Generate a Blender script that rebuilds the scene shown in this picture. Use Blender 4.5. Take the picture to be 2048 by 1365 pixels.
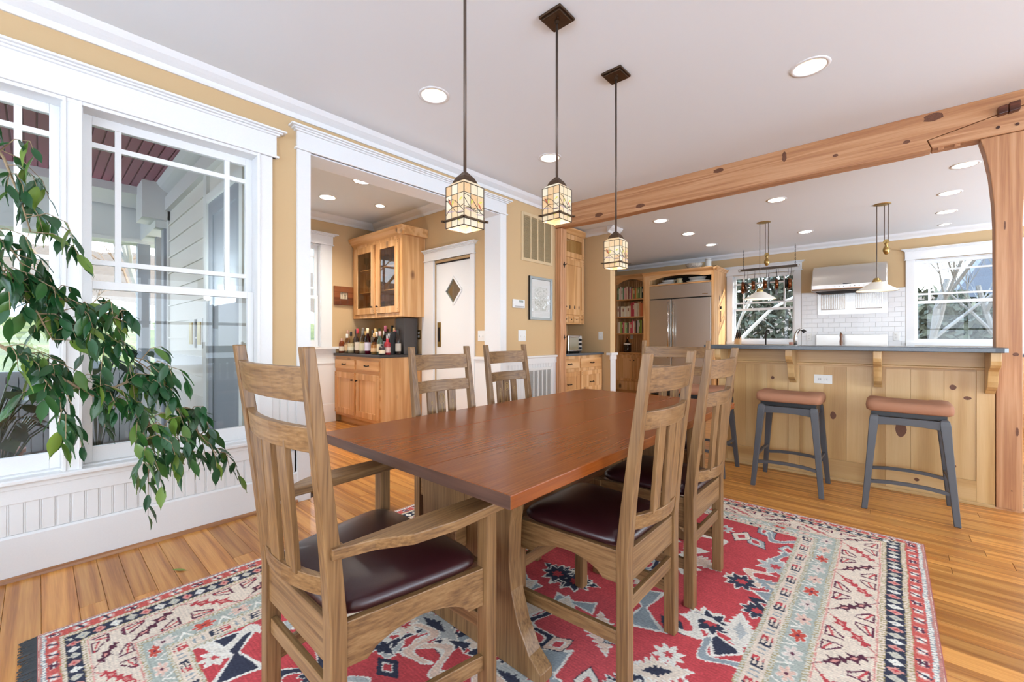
import bpy, bmesh, math, random
import numpy as np
from mathutils import Vector, Matrix
R = math.radians
scene = bpy.context.scene
COL = scene.collection
for o in list(bpy.data.objects): bpy.data.objects.remove(o)

# ---------------------------------------------------------------- camera
cd = bpy.data.cameras.new('camera'); cam = bpy.data.objects.new('camera', cd); COL.objects.link(cam)
cd.sensor_width = 36.0; cd.lens = 14.871; cd.shift_y = -6.5/2048; cd.clip_start = .05; cd.clip_end = 300
cam.location = (3.106, 0, 1.15); cam.rotation_euler = (R(90), 0, R(41.746))
scene.camera = cam
# ---------------------------------------------------------------- world, sun, daylight
w = bpy.data.worlds.new('sky'); scene.world = w; w.use_nodes = True
nt = w.node_tree; nt.nodes.clear()
tc_ = nt.nodes.new('ShaderNodeTexCoord'); sx_ = nt.nodes.new('ShaderNodeSeparateXYZ'); sky = nt.nodes.new('ShaderNodeValToRGB')
e_ = sky.color_ramp.elements; e_[0].position = 0; e_[0].color = (.93, .96, 1, 1); e_[1].position = .75; e_[1].color = (.42, .62, 1, 1)   # pale winter horizon to blue zenith
bg = nt.nodes.new('ShaderNodeBackground'); bg.inputs['Strength'].default_value = 6.0
wo = nt.nodes.new('ShaderNodeOutputWorld')
nt.links.new(tc_.outputs['Generated'], sx_.inputs[0]); nt.links.new(sx_.outputs['Z'], sky.inputs[0]); nt.links.new(sky.outputs[0], bg.inputs[0]); nt.links.new(bg.outputs[0], wo.inputs[0])
sd = bpy.data.lights.new('sun', 'SUN'); sd.energy = 7.5; sd.angle = R(1.0); sd.color = (1, .95, .86)
sun = bpy.data.objects.new('sun', sd); COL.objects.link(sun); sun.location = (12, 14, 12)
sun.rotation_euler = Vector((.80, .46, .38)).to_track_quat('Z', 'Y').to_euler()

def area(name, loc, rot, sx, sy, power, col=(1, 1, 1), shape='RECTANGLE', spread=180):
    d = bpy.data.lights.new(name, 'AREA'); d.shape = shape; d.size = sx
    if shape in ('RECTANGLE', 'ELLIPSE'): d.size_y = sy
    d.energy = power; d.color = col; d.spread = R(spread)
    o = bpy.data.objects.new(name, d); COL.objects.link(o); o.location = loc; o.rotation_euler = rot
    return o
# daylight standing in the window openings of the two walls behind and to the right of the camera
area('daylight_right_dining', (7.55, 1.4, 1.3), (0, R(135), 0), 1.9, 4.6, 200, (.66, .83, 1))
area('daylight_right_kitchen', (7.55, 6.9, 1.3), (0, R(145), 0), 1.9, 3.4, 285, (.68, .84, 1))
area('daylight_rear', (3.4, -3.1, 1.3), (R(135), 0, 0), 5.6, 1.9, 165, (.66, .83, 1))
area('daylight_left_near', (-.05, -2.2, 1.45), (0, R(-90), 0), 1.9, 1.2, 35, (.75, .88, 1))
area('nook_fill_lamp', (-.78, 1.17, 1.15), (R(128), 0, 0), .7, 1.8, 17, (.80, .90, 1))  # added fill lamp inside the nook; the wall and door behind it are solid
vs = scene.view_settings; vs.view_transform = 'Standard'; vs.look = 'None'; vs.gamma = 1; vs.use_curve_mapping = False
vs.exposure = -0.06
scene.cycles.use_adaptive_sampling = True; scene.cycles.adaptive_threshold = .08
scene.cycles.light_sampling_threshold = .03
scene.cycles.max_bounces = 5; scene.cycles.diffuse_bounces = 3; scene.cycles.glossy_bounces = 2
scene.cycles.transparent_max_bounces = 10; scene.cycles.transmission_bounces = 2; scene.cycles.caustics_reflective = False; scene.cycles.caustics_refractive = False
scene.cycles.sample_clamp_indirect = 4.0

# ---------------------------------------------------------------- helpers
def lin(c):
    if isinstance(c, str): c = [int(c[i:i+2], 16) for i in (0, 2, 4)]
    return tuple(((v/255)/12.92 if v/255 <= .04045 else ((v/255+.055)/1.055)**2.4) for v in c)

def tag(o, label=None, cat=None, group=None, kind=None):
    if label: o['label'] = label
    if cat: o['category'] = cat
    if group: o['group'] = group
    if kind: o['kind'] = kind
    return o
def thing(name, loc, label, cat, group=None, rz=0):
    o = bpy.data.objects.new(name, None); COL.objects.link(o); o.empty_display_size = .05
    o.location = loc; o.rotation_euler = (0, 0, rz)
    return tag(o, label, cat, group)
def copy_tree(o, parent=None):
    c = o.copy(); COL.objects.link(c); c.parent = parent
    for ch in list(o.children): copy_tree(ch, c)
    return c

class MB:
    def __init__(s): s.v = []; s.f = []
    def add(s, vs, fs):
        b = len(s.v); s.v += [tuple(p) for p in vs]; s.f += [tuple(b+i for i in f) for f in fs]; return s
    def box(s, x0, x1, y0, y1, z0, z1):
        x0, x1 = min(x0, x1), max(x0, x1); y0, y1 = min(y0, y1), max(y0, y1); z0, z1 = min(z0, z1), max(z0, z1)
        return s.add([(x0,y0,z0),(x1,y0,z0),(x1,y1,z0),(x0,y1,z0),(x0,y0,z1),(x1,y0,z1),(x1,y1,z1),(x0,y1,z1)],
                     [(0,3,2,1),(4,5,6,7),(0,1,5,4),(1,2,6,5),(2,3,7,6),(3,0,4,7)])
    def hexa(s, bot, top):
        return s.add(list(bot)+list(top), [(3,2,1,0),(4,5,6,7),(0,1,5,4),(1,2,6,5),(2,3,7,6),(3,0,4,7)])
    def bar(s, a, b, wd, th, up=(0, 0, 1), w2=None, t2=None):
        a = Vector(a); b = Vector(b); d = (b-a).normalized(); side = d.cross(Vector(up))
        if side.length < 1e-5: side = d.cross(Vector((1, 0, 0)))
        side.normalize(); u = side.cross(d).normalized()
        w2 = wd if w2 is None else w2; t2 = th if t2 is None else t2
        q = lambda p, w_, t_: [p-side*w_/2-u*t_/2, p+side*w_/2-u*t_/2, p+side*w_/2+u*t_/2, p-side*w_/2+u*t_/2]
        A = q(a, wd, th); B = q(b, w2, t2)
        return s.add(A+B, [(0,1,2,3),(7,6,5,4),(4,5,1,0),(5,6,2,1),(6,7,3,2),(7,4,0,3)])
    def prism(s, poly, axis, a0, a1):
        n = len(poly)
        def P(p, a): return {'x': (a, p[0], p[1]), 'y': (p[0], a, p[1]), 'z': (p[0], p[1], a)}[axis]
        vs_ = [P(p, a0) for p in poly]+[P(p, a1) for p in poly]
        fs = [tuple(range(n)), tuple(range(2*n-1, n-1, -1))]+[(i, i+n, (i+1) % n+n, (i+1) % n) for i in range(n)]
        return s.add(vs_, fs)
    def loft(s, rings, caps=True, closed=True):
        n = len(rings[0]); vs_ = [p for r in rings for p in r]; fs = []
        for k in range(len(rings)-1):
            for i in range(n if closed else n-1):
                j = (i+1) % n; fs.append((k*n+i, k*n+j, (k+1)*n+j, (k+1)*n+i))
        if caps: fs += [tuple(range(n-1, -1, -1)), tuple(range((len(rings)-1)*n, len(rings)*n))]
        return s.add(vs_, fs)
    def tube(s, pts, r, n=8, caps=True):
        pts = [Vector(p) for p in pts]; rs = r if isinstance(r, (list, tuple)) else [r]*len(pts)
        rings = []; ref = None
        for i, p in enumerate(pts):
            d = (pts[min(i+1, len(pts)-1)]-pts[max(i-1, 0)]).normalized()
            if ref is None: ref = d.orthogonal().normalized()
            ref = (ref-d*ref.dot(d))
            ref = ref.normalized() if ref.length > 1e-6 else d.orthogonal().normalized()
            b = d.cross(ref)
            rings.append([p+(ref*math.cos(2*math.pi*k/n)+b*math.sin(2*math.pi*k/n))*rs[i] for k in range(n)])
        return s.loft(rings, caps)
    def lathe(s, prof, c=(0, 0, 0), n=20, caps=True, axis='z'):
        rings = []
        for r, z in prof:
            ring = []
            for k in range(n):
                a = 2*math.pi*k/n; u, v_ = r*math.cos(a), r*math.sin(a)
                ring.append({'z': (c[0]+u, c[1]+v_, c[2]+z), 'y': (c[0]+u, c[1]+z, c[2]-v_), 'x': (c[0]+z, c[1]+u, c[2]+v_)}[axis])
            rings.append(ring)
        return s.loft(rings, caps)
    def frame_y(s, x0, x1, z0, z1, y0, y1, wl, wr=None, wb=None, wt=None):   # picture-frame of four boards in a plane of constant y
        wr = wl if wr is None else wr; wb = wl if wb is None else wb; wt = wl if wt is None else wt
        s.box(x0, x0+wl, y0, y1, z0, z1); s.box(x1-wr, x1, y0, y1, z0, z1)
        s.box(x0+wl, x1-wr, y0, y1, z0, z0+wb); s.box(x0+wl, x1-wr, y0, y1, z1-wt, z1); return s
    def frame_x(s, y0, y1, z0, z1, x0, x1, wl, wr=None, wb=None, wt=None):
        wr = wl if wr is None else wr; wb = wl if wb is None else wb; wt = wl if wt is None else wt
        s.box(x0, x1, y0, y0+wl, z0, z1); s.box(x0, x1, y1-wr, y1, z0, z1)
        s.box(x0, x1, y0+wl, y1-wr, z0, z0+wb); s.box(x0, x1, y0+wl, y1-wr, z1-wt, z1); return s
    def build(s, name, mat, parent=None, smooth=False, bevel=0, world=True, seg=2, kind=None, color=None, fix=False):
        off = Vector((0, 0, 0))
        if parent is not None and world:
            p = parent
            while p is not None: off += Vector(p.location); p = p.parent
        me = bpy.data.meshes.new(name)
        me.from_pydata([(v[0]-off.x, v[1]-off.y, v[2]-off.z) for v in s.v], [], s.f)
        bm = bmesh.new(); bm.from_mesh(me); bmesh.ops.recalc_face_normals(bm, faces=bm.faces); bm.to_mesh(me); bm.free()
        if mat: me.materials.append(mat)
        if smooth: me.polygons.foreach_set('use_smooth', [True]*len(me.polygons))
        o = bpy.data.objects.new(name, me); COL.objects.link(o); o.parent = parent
        if bevel:
            m = o.modifiers.new('bevel', 'BEVEL'); m.width = bevel; m.segments = seg; m.limit_method = 'ANGLE'; m.angle_limit = R(40)
        if color: o.color = (*lin(color), 1)
        if kind: o['kind'] = kind
        return o
def mb(): return MB()
def bx(*a): return MB().box(*a)
def struct(name, m, mat, parent=None, **k):
    o = m.build(name, mat, parent, **k)
    if parent is None: o['kind'] = 'structure'
    return o
def smooth_angle(o, deg=40):
    me = o.data; me.polygons.foreach_set('use_smooth', [True]*len(me.polygons))
    bm = bmesh.new(); bm.from_mesh(me)
    for e in bm.edges:
        if len(e.link_faces) == 2 and e.calc_face_angle(0) > R(deg): e.smooth = False
    bm.to_mesh(me); bm.free(); return o
# ---------------------------------------------------------------- materials
def nmat(name):
    m = bpy.data.materials.new(name); m.use_nodes = True; n = m.node_tree
    b = n.nodes['Principled BSDF']
    return m, n, b
def N(n, t, **k):
    x = n.nodes.new(t)
    for a, v in k.items(): setattr(x, a, v)
    return x
def ramp(n, src, stops):
    r = N(n, 'ShaderNodeValToRGB'); e = r.color_ramp.elements
    while len(e) < len(stops): e.new(.5)
    for i, (p, c) in enumerate(stops): e[i].position = p; e[i].color = (*c, 1) if len(c) == 3 else c
    n.links.new(src, r.inputs[0]); return r
def coords(n, scale, rnd=True, kind='Object'):
    tc = N(n, 'ShaderNodeTexCoord'); mp = N(n, 'ShaderNodeMapping'); mp.inputs['Scale'].default_value = scale
    if rnd:
        oi = N(n, 'ShaderNodeObjectInfo'); vm = N(n, 'ShaderNodeVectorMath', operation='SCALE')
        vm.inputs[0].default_value = (37.1, 53.7, 91.3); n.links.new(oi.outputs['Random'], vm.inputs['Scale'])
        n.links.new(vm.outputs[0], mp.inputs['Location'])
    n.links.new(tc.outputs[kind], mp.inputs['Vector']); return mp
def bump(n, b, src, strength, dist=.002):
    bp = N(n, 'ShaderNodeBump'); bp.inputs['Strength'].default_value = strength; bp.inputs['Distance'].default_value = dist
    n.links.new(src, bp.inputs['Height']); n.links.new(bp.outputs[0], b.inputs['Normal'])
def plain(name, c, rough=.5, metal=0, spec=.5, coat=0, var=0, bmp=0, bscale=60, emit=0):
    m, n, b = nmat(name); c = lin(c)
    b.inputs['Base Color'].default_value = (*c, 1); b.inputs['Roughness'].default_value = rough
    b.inputs['Metallic'].default_value = metal; b.inputs['Specular IOR Level'].default_value = spec; b.inputs['Coat Weight'].default_value = coat
    if var or bmp:
        mp = coords(n, (bscale,)*3, rnd=False); t = N(n, 'ShaderNodeTexNoise'); t.inputs['Detail'].default_value = 3; n.links.new(mp.outputs[0], t.inputs['Vector'])
        if var:
            r = ramp(n, t.outputs['Fac'], [(.3, tuple(x*(1-var) for x in c)), (.7, tuple(min(1, x*(1+var)) for x in c))]); n.links.new(r.outputs[0], b.inputs['Base Color'])
        if bmp: bump(n, b, t.outputs['Fac'], bmp)
    if emit: b.inputs['Emission Color'].default_value = (*c, 1); b.inputs['Emission Strength'].default_value = emit
    return m
def wood(name, dark, mid, light, axis='z', rough=.4, rings=9, ringdist=3.0, fine=.5, knots=0, coat=0, hue=.12, ringamt=.55, spec=.5, knotcol='4a2c1a', stretch=.06, spread=.34):
    m, n, b = nmat(name); D, M_, L = lin(dark), lin(mid), lin(light)
    ax = 'xyz'.index(axis)
    s1 = [1.0, 1.0, 1.0]; s1[ax] = stretch
    s2 = [160.0, 160.0, 160.0]; s2[ax] = 5.0
    mp = coords(n, s1)
    nz = N(n, 'ShaderNodeTexNoise'); nz.inputs['Scale'].default_value = rings; nz.inputs['Detail'].default_value = 2; nz.inputs['Distortion'].default_value = .3
    n.links.new(mp.outputs[0], nz.inputs['Vector'])
    mul = N(n, 'ShaderNodeMath', operation='MULTIPLY'); mul.inputs[1].default_value = ringdist*6.283; n.links.new(nz.outputs['Fac'], mul.inputs[0])
    sn = N(n, 'ShaderNodeMath', operation='SINE'); n.links.new(mul.outputs[0], sn.inputs[0])
    ma = N(n, 'ShaderNodeMath', operation='MULTIPLY_ADD'); ma.inputs[1].default_value = .5; ma.inputs[2].default_value = .5; n.links.new(sn.outputs[0], ma.inputs[0])
    mp2 = coords(n, s2); nf = N(n, 'ShaderNodeTexNoise'); nf.inputs['Scale'].default_value = 1; nf.inputs['Detail'].default_value = 2; n.links.new(mp2.outputs[0], nf.inputs['Vector'])
    mx = N(n, 'ShaderNodeMix'); mx.inputs['Factor'].default_value = 1-ringamt
    n.links.new(ma.outputs[0], mx.inputs['A']); n.links.new(nf.outputs['Fac'], mx.inputs['B'])
    r = ramp(n, mx.outputs['Result'], [(.5-spread, D), (.5, M_), (.5+spread, L)])
    col = r.outputs[0]
    oi = N(n, 'ShaderNodeObjectInfo'); hv = N(n, 'ShaderNodeHueSaturation')
    mr = N(n, 'ShaderNodeMapRange'); mr.inputs['To Min'].default_value = 1-hue; mr.inputs['To Max'].default_value = 1+hue
    n.links.new(oi.outputs['Random'], mr.inputs['Value']); n.links.new(mr.outputs[0], hv.inputs['Value']); n.links.new(col, hv.inputs['Color']); col = hv.outputs[0]
    if knots:
        s3 = [1.0]*3; s3[ax] = .55; mp3 = coords(n, s3); vo = N(n, 'ShaderNodeTexVoronoi'); vo.inputs['Scale'].default_value = knots; n.links.new(mp3.outputs[0], vo.inputs['Vector'])
        kr = ramp(n, vo.outputs['Distance'], [(.045, (1, 1, 1)), (.13, (0, 0, 0))])
        km = N(n, 'ShaderNodeMix', data_type='RGBA'); n.links.new(kr.outputs[0], km.inputs['Factor']); n.links.new(col, km.inputs['A']); km.inputs['B'].default_value = (*lin(knotcol), 1)
        col = km.outputs['Result']
    n.links.new(col, b.inputs['Base Color']); b.inputs['Roughness'].default_value = rough; b.inputs['Coat Weight'].default_value = coat; b.inputs['Coat Roughness'].default_value = .12
    b.inputs['Specular IOR Level'].default_value = spec
    if fine: bump(n, b, nf.outputs['Fac'], fine*.3, .001)
    return m
def glassy(name, tint='ffffff', refl=1.0, rough=0.0, usecol=False):
    m, n, b = nmat(name); n.nodes.remove(b); out = n.nodes['Material Output']
    tr = N(n, 'ShaderNodeBsdfTransparent'); gl = N(n, 'ShaderNodeBsdfGlossy'); gl.inputs['Roughness'].default_value = rough
    tr.inputs[0].default_value = (*lin(tint), 1)
    if usecol:
        oi = N(n, 'ShaderNodeObjectInfo'); n.links.new(oi.outputs['Color'], tr.inputs[0])
    fr = N(n, 'ShaderNodeFresnel'); fr.inputs[0].default_value = 1.45
    mu = N(n, 'ShaderNodeMath', operation='MULTIPLY'); mu.inputs[1].default_value = refl; n.links.new(fr.outputs[0], mu.inputs[0])
    ge = N(n, 'ShaderNodeNewGeometry'); bk = N(n, 'ShaderNodeMath', operation='SUBTRACT'); bk.inputs[0].default_value = 1; n.links.new(ge.outputs['Backfacing'], bk.inputs[1])
    m2 = N(n, 'ShaderNodeMath', operation='MULTIPLY'); n.links.new(mu.outputs[0], m2.inputs[0]); n.links.new(bk.outputs[0], m2.inputs[1]); mu = m2
    mx = N(n, 'ShaderNodeMixShader'); n.links.new(mu.outputs[0], mx.inputs[0]); n.links.new(tr.outputs[0], mx.inputs[1]); n.links.new(gl.outputs[0], mx.inputs[2])
    n.links.new(mx.outputs[0], out.inputs[0]); return m
def byobject(name, rough=.5, spec=.5, var=0):
    m, n, b = nmat(name); oi = N(n, 'ShaderNodeObjectInfo'); n.links.new(oi.outputs['Color'], b.inputs['Base Color'])
    b.inputs['Roughness'].default_value = rough; b.inputs['Specular IOR Level'].default_value = spec; return m
def lamp(name, c, strength):
    m, n, b = nmat(name); n.nodes.remove(b); e = N(n, 'ShaderNodeEmission'); e.inputs[0].default_value = (*lin(c), 1); e.inputs[1].default_value = strength
    n.links.new(e.outputs[0], n.nodes['Material Output'].inputs[0]); return m

M = {}
M['tan'] = plain('tan_wall_paint', 'd3b183', .75, var=.03, bmp=.05, bscale=180)
M['white'] = plain('white_trim_paint', 'f0efed', .38, var=.012, bscale=30)
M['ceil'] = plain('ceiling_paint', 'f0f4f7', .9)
M['bead'] = plain('white_bead_paint', 'efeeec', .42)
M['floor'] = wood('heart_pine_floor', 'a86529', 'cd883f', 'e0a155', 'x', .3, rings=11, ringdist=4.5, knots=1.0, hue=.24, ringamt=.42, coat=.12, fine=.1, stretch=.04)
M['gap'] = plain('floor_underlay', '3a2010', .8)
for a in 'xyz':
    M['oak_'+a] = wood('fumed_oak_'+a, '5a3d24', '825f3a', '9a774f', a, .38, rings=30, ringdist=2.0, fine=.8, hue=.06, ringamt=.14, spread=.28)
    M['pine_'+a] = wood('knotty_pine_'+a, 'cb9259', 'dea970', 'e9bb88', a, .4, rings=7, ringdist=3.2, fine=.15, knots=2.9, hue=.05, ringamt=.55, knotcol='5a2f18')
    M['isle_'+a] = wood('island_pine_'+a, 'b98f58', 'caa169', 'd5b07b', a, .36, rings=5, ringdist=2.6, fine=.1, hue=.06, ringamt=.6, knotcol='59341c')
    M['timber_'+a] = wood('heart_pine_timber_'+a, 'a86f48', 'c0895c', 'd09d73', a, .45, rings=12, ringdist=4.5, fine=.3, knots=1.6, hue=.05, ringamt=.42, knotcol='5b2b17', stretch=.03)
M['top'] = wood('red_oak_tabletop', '763810', '8a4617', '9b5522', 'y', .26, rings=26, ringdist=1.6, fine=0, hue=.04, ringamt=.12, coat=.08, spec=.35)
M['topend'] = wood('red_oak_shaded_edge', '38231c', '4d342a', '624437', 'x', .4, rings=20, ringdist=2.5, fine=.5, hue=.03)  # end grain, darkened further to paint in the shade on the table ends
M['shoe'] = wood('stained_shoe_mould', '9a6640', 'b17d52', 'c39067', 'y', .4, rings=14, fine=.1)
M['leather'] = plain('oxblood_leather', '321417', .3, var=.18, bmp=.12, bscale=120, spec=.6)
M['bronze'] = plain('dark_bronze', '54402f', .42, .75, var=.15, bscale=40)
M['rod'] = plain('pendant_rod_bronze', '5f5046', .42, .55)
M['steel'] = plain('brushed_stainless', 'b9b6b2', .27, 1.0, bmp=.35, bscale=2.2)
M['fridge'] = plain('satin_refrigerator_steel', 'e6e2dc', .33, 1.0, bmp=.5, bscale=1.6)
M['chrome'] = plain('polished_chrome', 'dcdad6', .12, 1.0)
M['knot'] = plain('pine_knot', '6e432a', .5, var=.4, bscale=60)
M['brass'] = plain('aged_brass', 'b79b62', .3, 1.0)
M['brassdull'] = plain('dull_brass_plate', '9a7b42', .38, .9)
M['iron'] = plain('black_iron', '2a211c', .5, .6)
M['stoolmetal'] = plain('charcoal_painted_wood', '4e4e51', .42)
M['suede'] = plain('rust_suede', 'aa775a', .8, var=.1, bmp=.2, bscale=220)
M['stone'] = plain('dark_soapstone', '4d5257', .22, var=.12, bscale=25)
M['blackstone'] = plain('black_soapstone', '37302e', .3, var=.1, bscale=25)
M['tile'] = plain('white_glazed_tile', 'e6e4e2', .16)
M['grout'] = plain('pale_grout', 'd9d6d2', .9)
M['glass'] = glassy('window_glass', 'f6f9f8', 1.0)
M['cabglass'] = glassy('cabinet_glass', 'f0eee4', 1.6)
M['vessel'] = glassy('drinking_glass', 'eef2f0', 1.5)
M['bottle'] = glassy('bottle_glass', 'ffffff', 1.3, .02, True)
M['obj'] = byobject('object_coloured', .55)
M['objgloss'] = byobject('object_coloured_gloss', .22)
M['paper'] = plain('book_pages', 'eee6d2', .8)
M['plastic'] = plain('white_plastic', 'edebe6', .4)
M['screen'] = plain('grey_lcd', '9aa39a', .3)
M['black'] = plain('black_plastic', '1b1b1d', .35)
M['slot'] = plain('dark_slot', '2b2622', .8)
M['vent'] = plain('tan_vent_metal', 'd8bd93', .5)
M['ventin'] = plain('vent_grille_tan', 'a8926c', .7)
M['ventw'] = plain('white_vent_metal', 'ecebe8', .45)
M['ventwin'] = plain('vent_grille_grey', 'b5b0aa', .7)
M['cerwhite'] = plain('white_ceramic', 'ece7dc', .2)
M['copper'] = plain('aged_copper_pan', '7d4a2c', .25, .9)
M['pansteel'] = plain('dark_pan_steel', '6d675e', .3, .85)
M['pandark'] = plain('black_pan', '2d2a28', .45, .3)
M['can'] = lamp('recessed_bulb', 'fff1dc', 7)
M['cone'] = plain('recessed_reflector', 'f3e6cf', .35)
M['shadewhite'] = plain('white_metal_shade', 'e8e2d8', .35)
M['shadecream'] = lamp('lit_shade_inside', 'fff0cf', 1.6)
# stained glass of the pendants: lit from inside, a tone of its own for each pane
def stained(name):
    m, n, b = nmat(name); oi = N(n, 'ShaderNodeObjectInfo')
    mp = coords(n, (60, 60, 14)); t = N(n, 'ShaderNodeTexNoise'); t.inputs['Detail'].default_value = 2; n.links.new(mp.outputs[0], t.inputs['Vector'])
    ad = N(n, 'ShaderNodeMath', operation='MULTIPLY_ADD'); ad.inputs[1].default_value = .75; n.links.new(oi.outputs['Random'], ad.inputs[0])
    mu = N(n, 'ShaderNodeMath', operation='MULTIPLY'); mu.inputs[1].default_value = .4; n.links.new(t.outputs['Fac'], mu.inputs[0]); n.links.new(mu.outputs[0], ad.inputs[2])
    r = ramp(n, ad.outputs[0], [(.1, lin('f3bd84')), (.45, lin('fbdcae')), (.8, lin('fff3d8'))])
    dk = N(n, 'ShaderNodeMix', data_type='RGBA'); dk.blend_type = 'MULTIPLY'; dk.inputs['Factor'].default_value = 1; dk.inputs['B'].default_value = (.3, .3, .3, 1); n.links.new(r.outputs[0], dk.inputs['A']); n.links.new(dk.outputs['Result'], b.inputs['Base Color']); n.links.new(r.outputs[0], b.inputs['Emission Color']); b.inputs['Emission Strength'].default_value = .62
    b.inputs['Roughness'].default_value = .25; return m
M['stained'] = stained('lit_stained_glass')
def colglass(name, c, e): 
    m, n, b = nmat(name); b.inputs['Base Color'].default_value = (*lin(c), 1); b.inputs['Emission Color'].default_value = (*lin(c), 1); b.inputs['Emission Strength'].default_value = e; return m
M['leafglass'] = colglass('green_leaf_glass', 'b9b04a', .5); M['redglass'] = colglass('red_bird_glass', 'a5502e', .4); M['twigglass'] = colglass('mauve_branch_glass', 'a58d8a', .45)
M['lead'] = plain('lead_came', '4a3a30', .5, .5)
def leafmat(name, a, b_, c):
    m, n, b = nmat(name); oi = N(n, 'ShaderNodeObjectInfo'); r = ramp(n, oi.outputs['Random'], [(.0, lin(a)), (.55, lin(b_)), (1, lin(c))])
    n.links.new(r.outputs[0], b.inputs['Base Color']); b.inputs['Roughness'].default_value = .28; b.inputs['Specular IOR Level'].default_value = .6
    tl = N(n, 'ShaderNodeBsdfTranslucent'); n.links.new(r.outputs[0], tl.inputs[0]); mx = N(n, 'ShaderNodeMixShader'); mx.inputs[0].default_value = .18
    n.links.new(b.outputs[0], mx.inputs[1]); n.links.new(tl.outputs[0], mx.inputs[2]); n.links.new(mx.outputs[0], n.nodes['Material Output'].inputs[0]); return m
M['leaf'] = leafmat('ficus_leaf', '23502c', '3a6d33', '7b9438')
M['bark'] = plain('ficus_bark', '9c8566', .7, var=.2, bscale=50)
M['terracotta'] = plain('terracotta_pot', 'a5684a', .7, var=.1)
M['soil'] = plain('potting_soil', '3a2b20', .95, var=.3, bscale=80)
M['darkleaf'] = leafmat('porch_plant_leaf', '24382a', '2f4a33', '4b6340')
M['porchred'] = plain('porch_ceiling_red', 'a0586a', .45, var=.05)
M['siding'] = plain('cream_siding', 'dedacf', .6)
M['porchwhite'] = plain('porch_white', 'd9d8d2', .55)
M['porchgrey'] = plain('porch_grey_frame', '8d9196', .55)
M['screendark'] = glassy('insect_screen', 'a9abad', .15, .3)
M['porchfloor'] = plain('porch_floor', '6d6257', .6, var=.1)
def ground(name):
    m, n, b = nmat(name); mp = coords(n, (.9, .9, .9), rnd=False); t = N(n, 'ShaderNodeTexNoise'); t.inputs['Scale'].default_value = 2.2; t.inputs['Detail'].default_value = 6; n.links.new(mp.outputs[0], t.inputs['Vector'])
    r = ramp(n, t.outputs['Fac'], [(.3, lin('454a22')), (.5, lin('66692f')), (.7, lin('827e4a'))]); n.links.new(r.outputs[0], b.inputs['Base Color']); b.inputs['Roughness'].default_value = .95; return m
M['lawn'] = ground('winter_lawn')
M['snow'] = plain('snow', 'eef0f4', .7, var=.03)
M['brush'] = plain('dry_brush', '6e5a45', .95, var=.3, bscale=2.5)
M['barktan'] = plain('tan_bark', '866f59', .85, var=.25, bscale=12)
M['barkgrey'] = plain('grey_bark', '8d8982', .85, var=.25, bscale=12)
M['barkpale'] = plain('pale_bark', 'cfcbc3', .8, var=.2, bscale=12)
M['hedge'] = plain('evergreen_thicket', '686c5a', .9, var=.45, bscale=3)
M['roofgrey'] = plain('grey_shingle_roof', '7a7f88', .8, var=.12, bscale=6)
# ================================================================ THE SETTING
ZC = 2.775; XN = -2.62; YN = 3.343; ZCN = 2.82; YK = 9.0; XR = 7.6; YB = -3.2
# ---- floor: slab, then one object for each board (boards run away from the window wall)
floor = struct('floor', bx(-2.8, XR, YB, 9.1, -.12, -.018), M['gap'])
rnd = random.Random(4)
ys = [-.36]
while ys[-1] < 4.32: ys.append(ys[-1]+rnd.choice([.083, .083, .095, .108, .12]))
for i in range(len(ys)-1):
    y0, y1 = ys[i], ys[i+1]; nook = y0 > 1.29 and y1 < 3.27
    x = -2.6 if nook else .003; first = True; x_end = 4.6
    while x < x_end:
        L = rnd.uniform(.5, 1.9) if first else rnd.uniform(1.1, 2.6); first = False
        x1 = min(x+L, x_end) if x+L < x_end-.4 else x_end
        bx(x+.0006, x1-.0006, y0+.0005, y1-.0005, -.018, rnd.uniform(-.0006, 0)).build('floor_plank', M['floor'], floor, bevel=.0012, seg=1)
        x = x1
struct('floor_rear', bx(0, XR, YB, -.36, -.018, 0), M['floor'])
struct('floor_side', bx(4.6, XR, -.36, ys[-1], -.018, 0), M['floor'])
struct('floor_kitchen', bx(-1.6, XR, ys[-1], YK, -.018, 0), M['floor'])
# ---- ceilings with round holes for the recessed lights
CANS = [(.828, 1.767, .085), (.819, 3.078, .085), (2.75, 3.082, .085),
        (3.635, 5.798, .085), (3.611, 6.805, .085), (3.654, 7.801, .085), (3.693, 8.642, .055), (2.113, 5.79, .085),
        (.733, 5.757, .085), (.762, 6.768, .085), (.779, 7.83, .085), (2.145, 7.834, .085)]
CANSN = [(-1.878, 2.291, .085), (-1.081, 2.295, .085), (-1.704, 2.881, .055)]
def ceiling_plane(name, x0, x1, y0, y1, z, cans):
    h = .12; xs = {x0, x1}; yy = {y0, y1}
    for cx, cy, r in cans: xs |= {cx-h, cx+h}; yy |= {cy-h, cy+h}
    xs = sorted(xs); yy = sorted(yy); m = mb()
    for i in range(len(xs)-1):
        for j in range(len(yy)-1):
            mx, my = (xs[i]+xs[i+1])/2, (yy[j]+yy[j+1])/2
            if any(abs(mx-c[0]) < h and abs(my-c[1]) < h for c in cans): continue
            m.add([(xs[i], yy[j], z), (xs[i+1], yy[j], z), (xs[i+1], yy[j+1], z), (xs[i], yy[j+1], z)], [(3, 2, 1, 0)])
    for cx, cy, r in cans:
        n = 32; o_ = []; c_ = []
        for k in range(n):
            a = 2*math.pi*k/n; ca, sa = math.cos(a), math.sin(a); s_ = h/max(abs(ca), abs(sa))
            o_.append((cx+ca*s_, cy+sa*s_, z)); c_.append((cx+ca*r, cy+sa*r, z))
        m.add(o_+c_, [(k, n+k, n+(k+1) % n, (k+1) % n) for k in range(n)])
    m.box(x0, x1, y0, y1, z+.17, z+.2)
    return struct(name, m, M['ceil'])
ceiling_plane('ceiling', -.2, XR, YB, YK, ZC, CANS)
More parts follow.
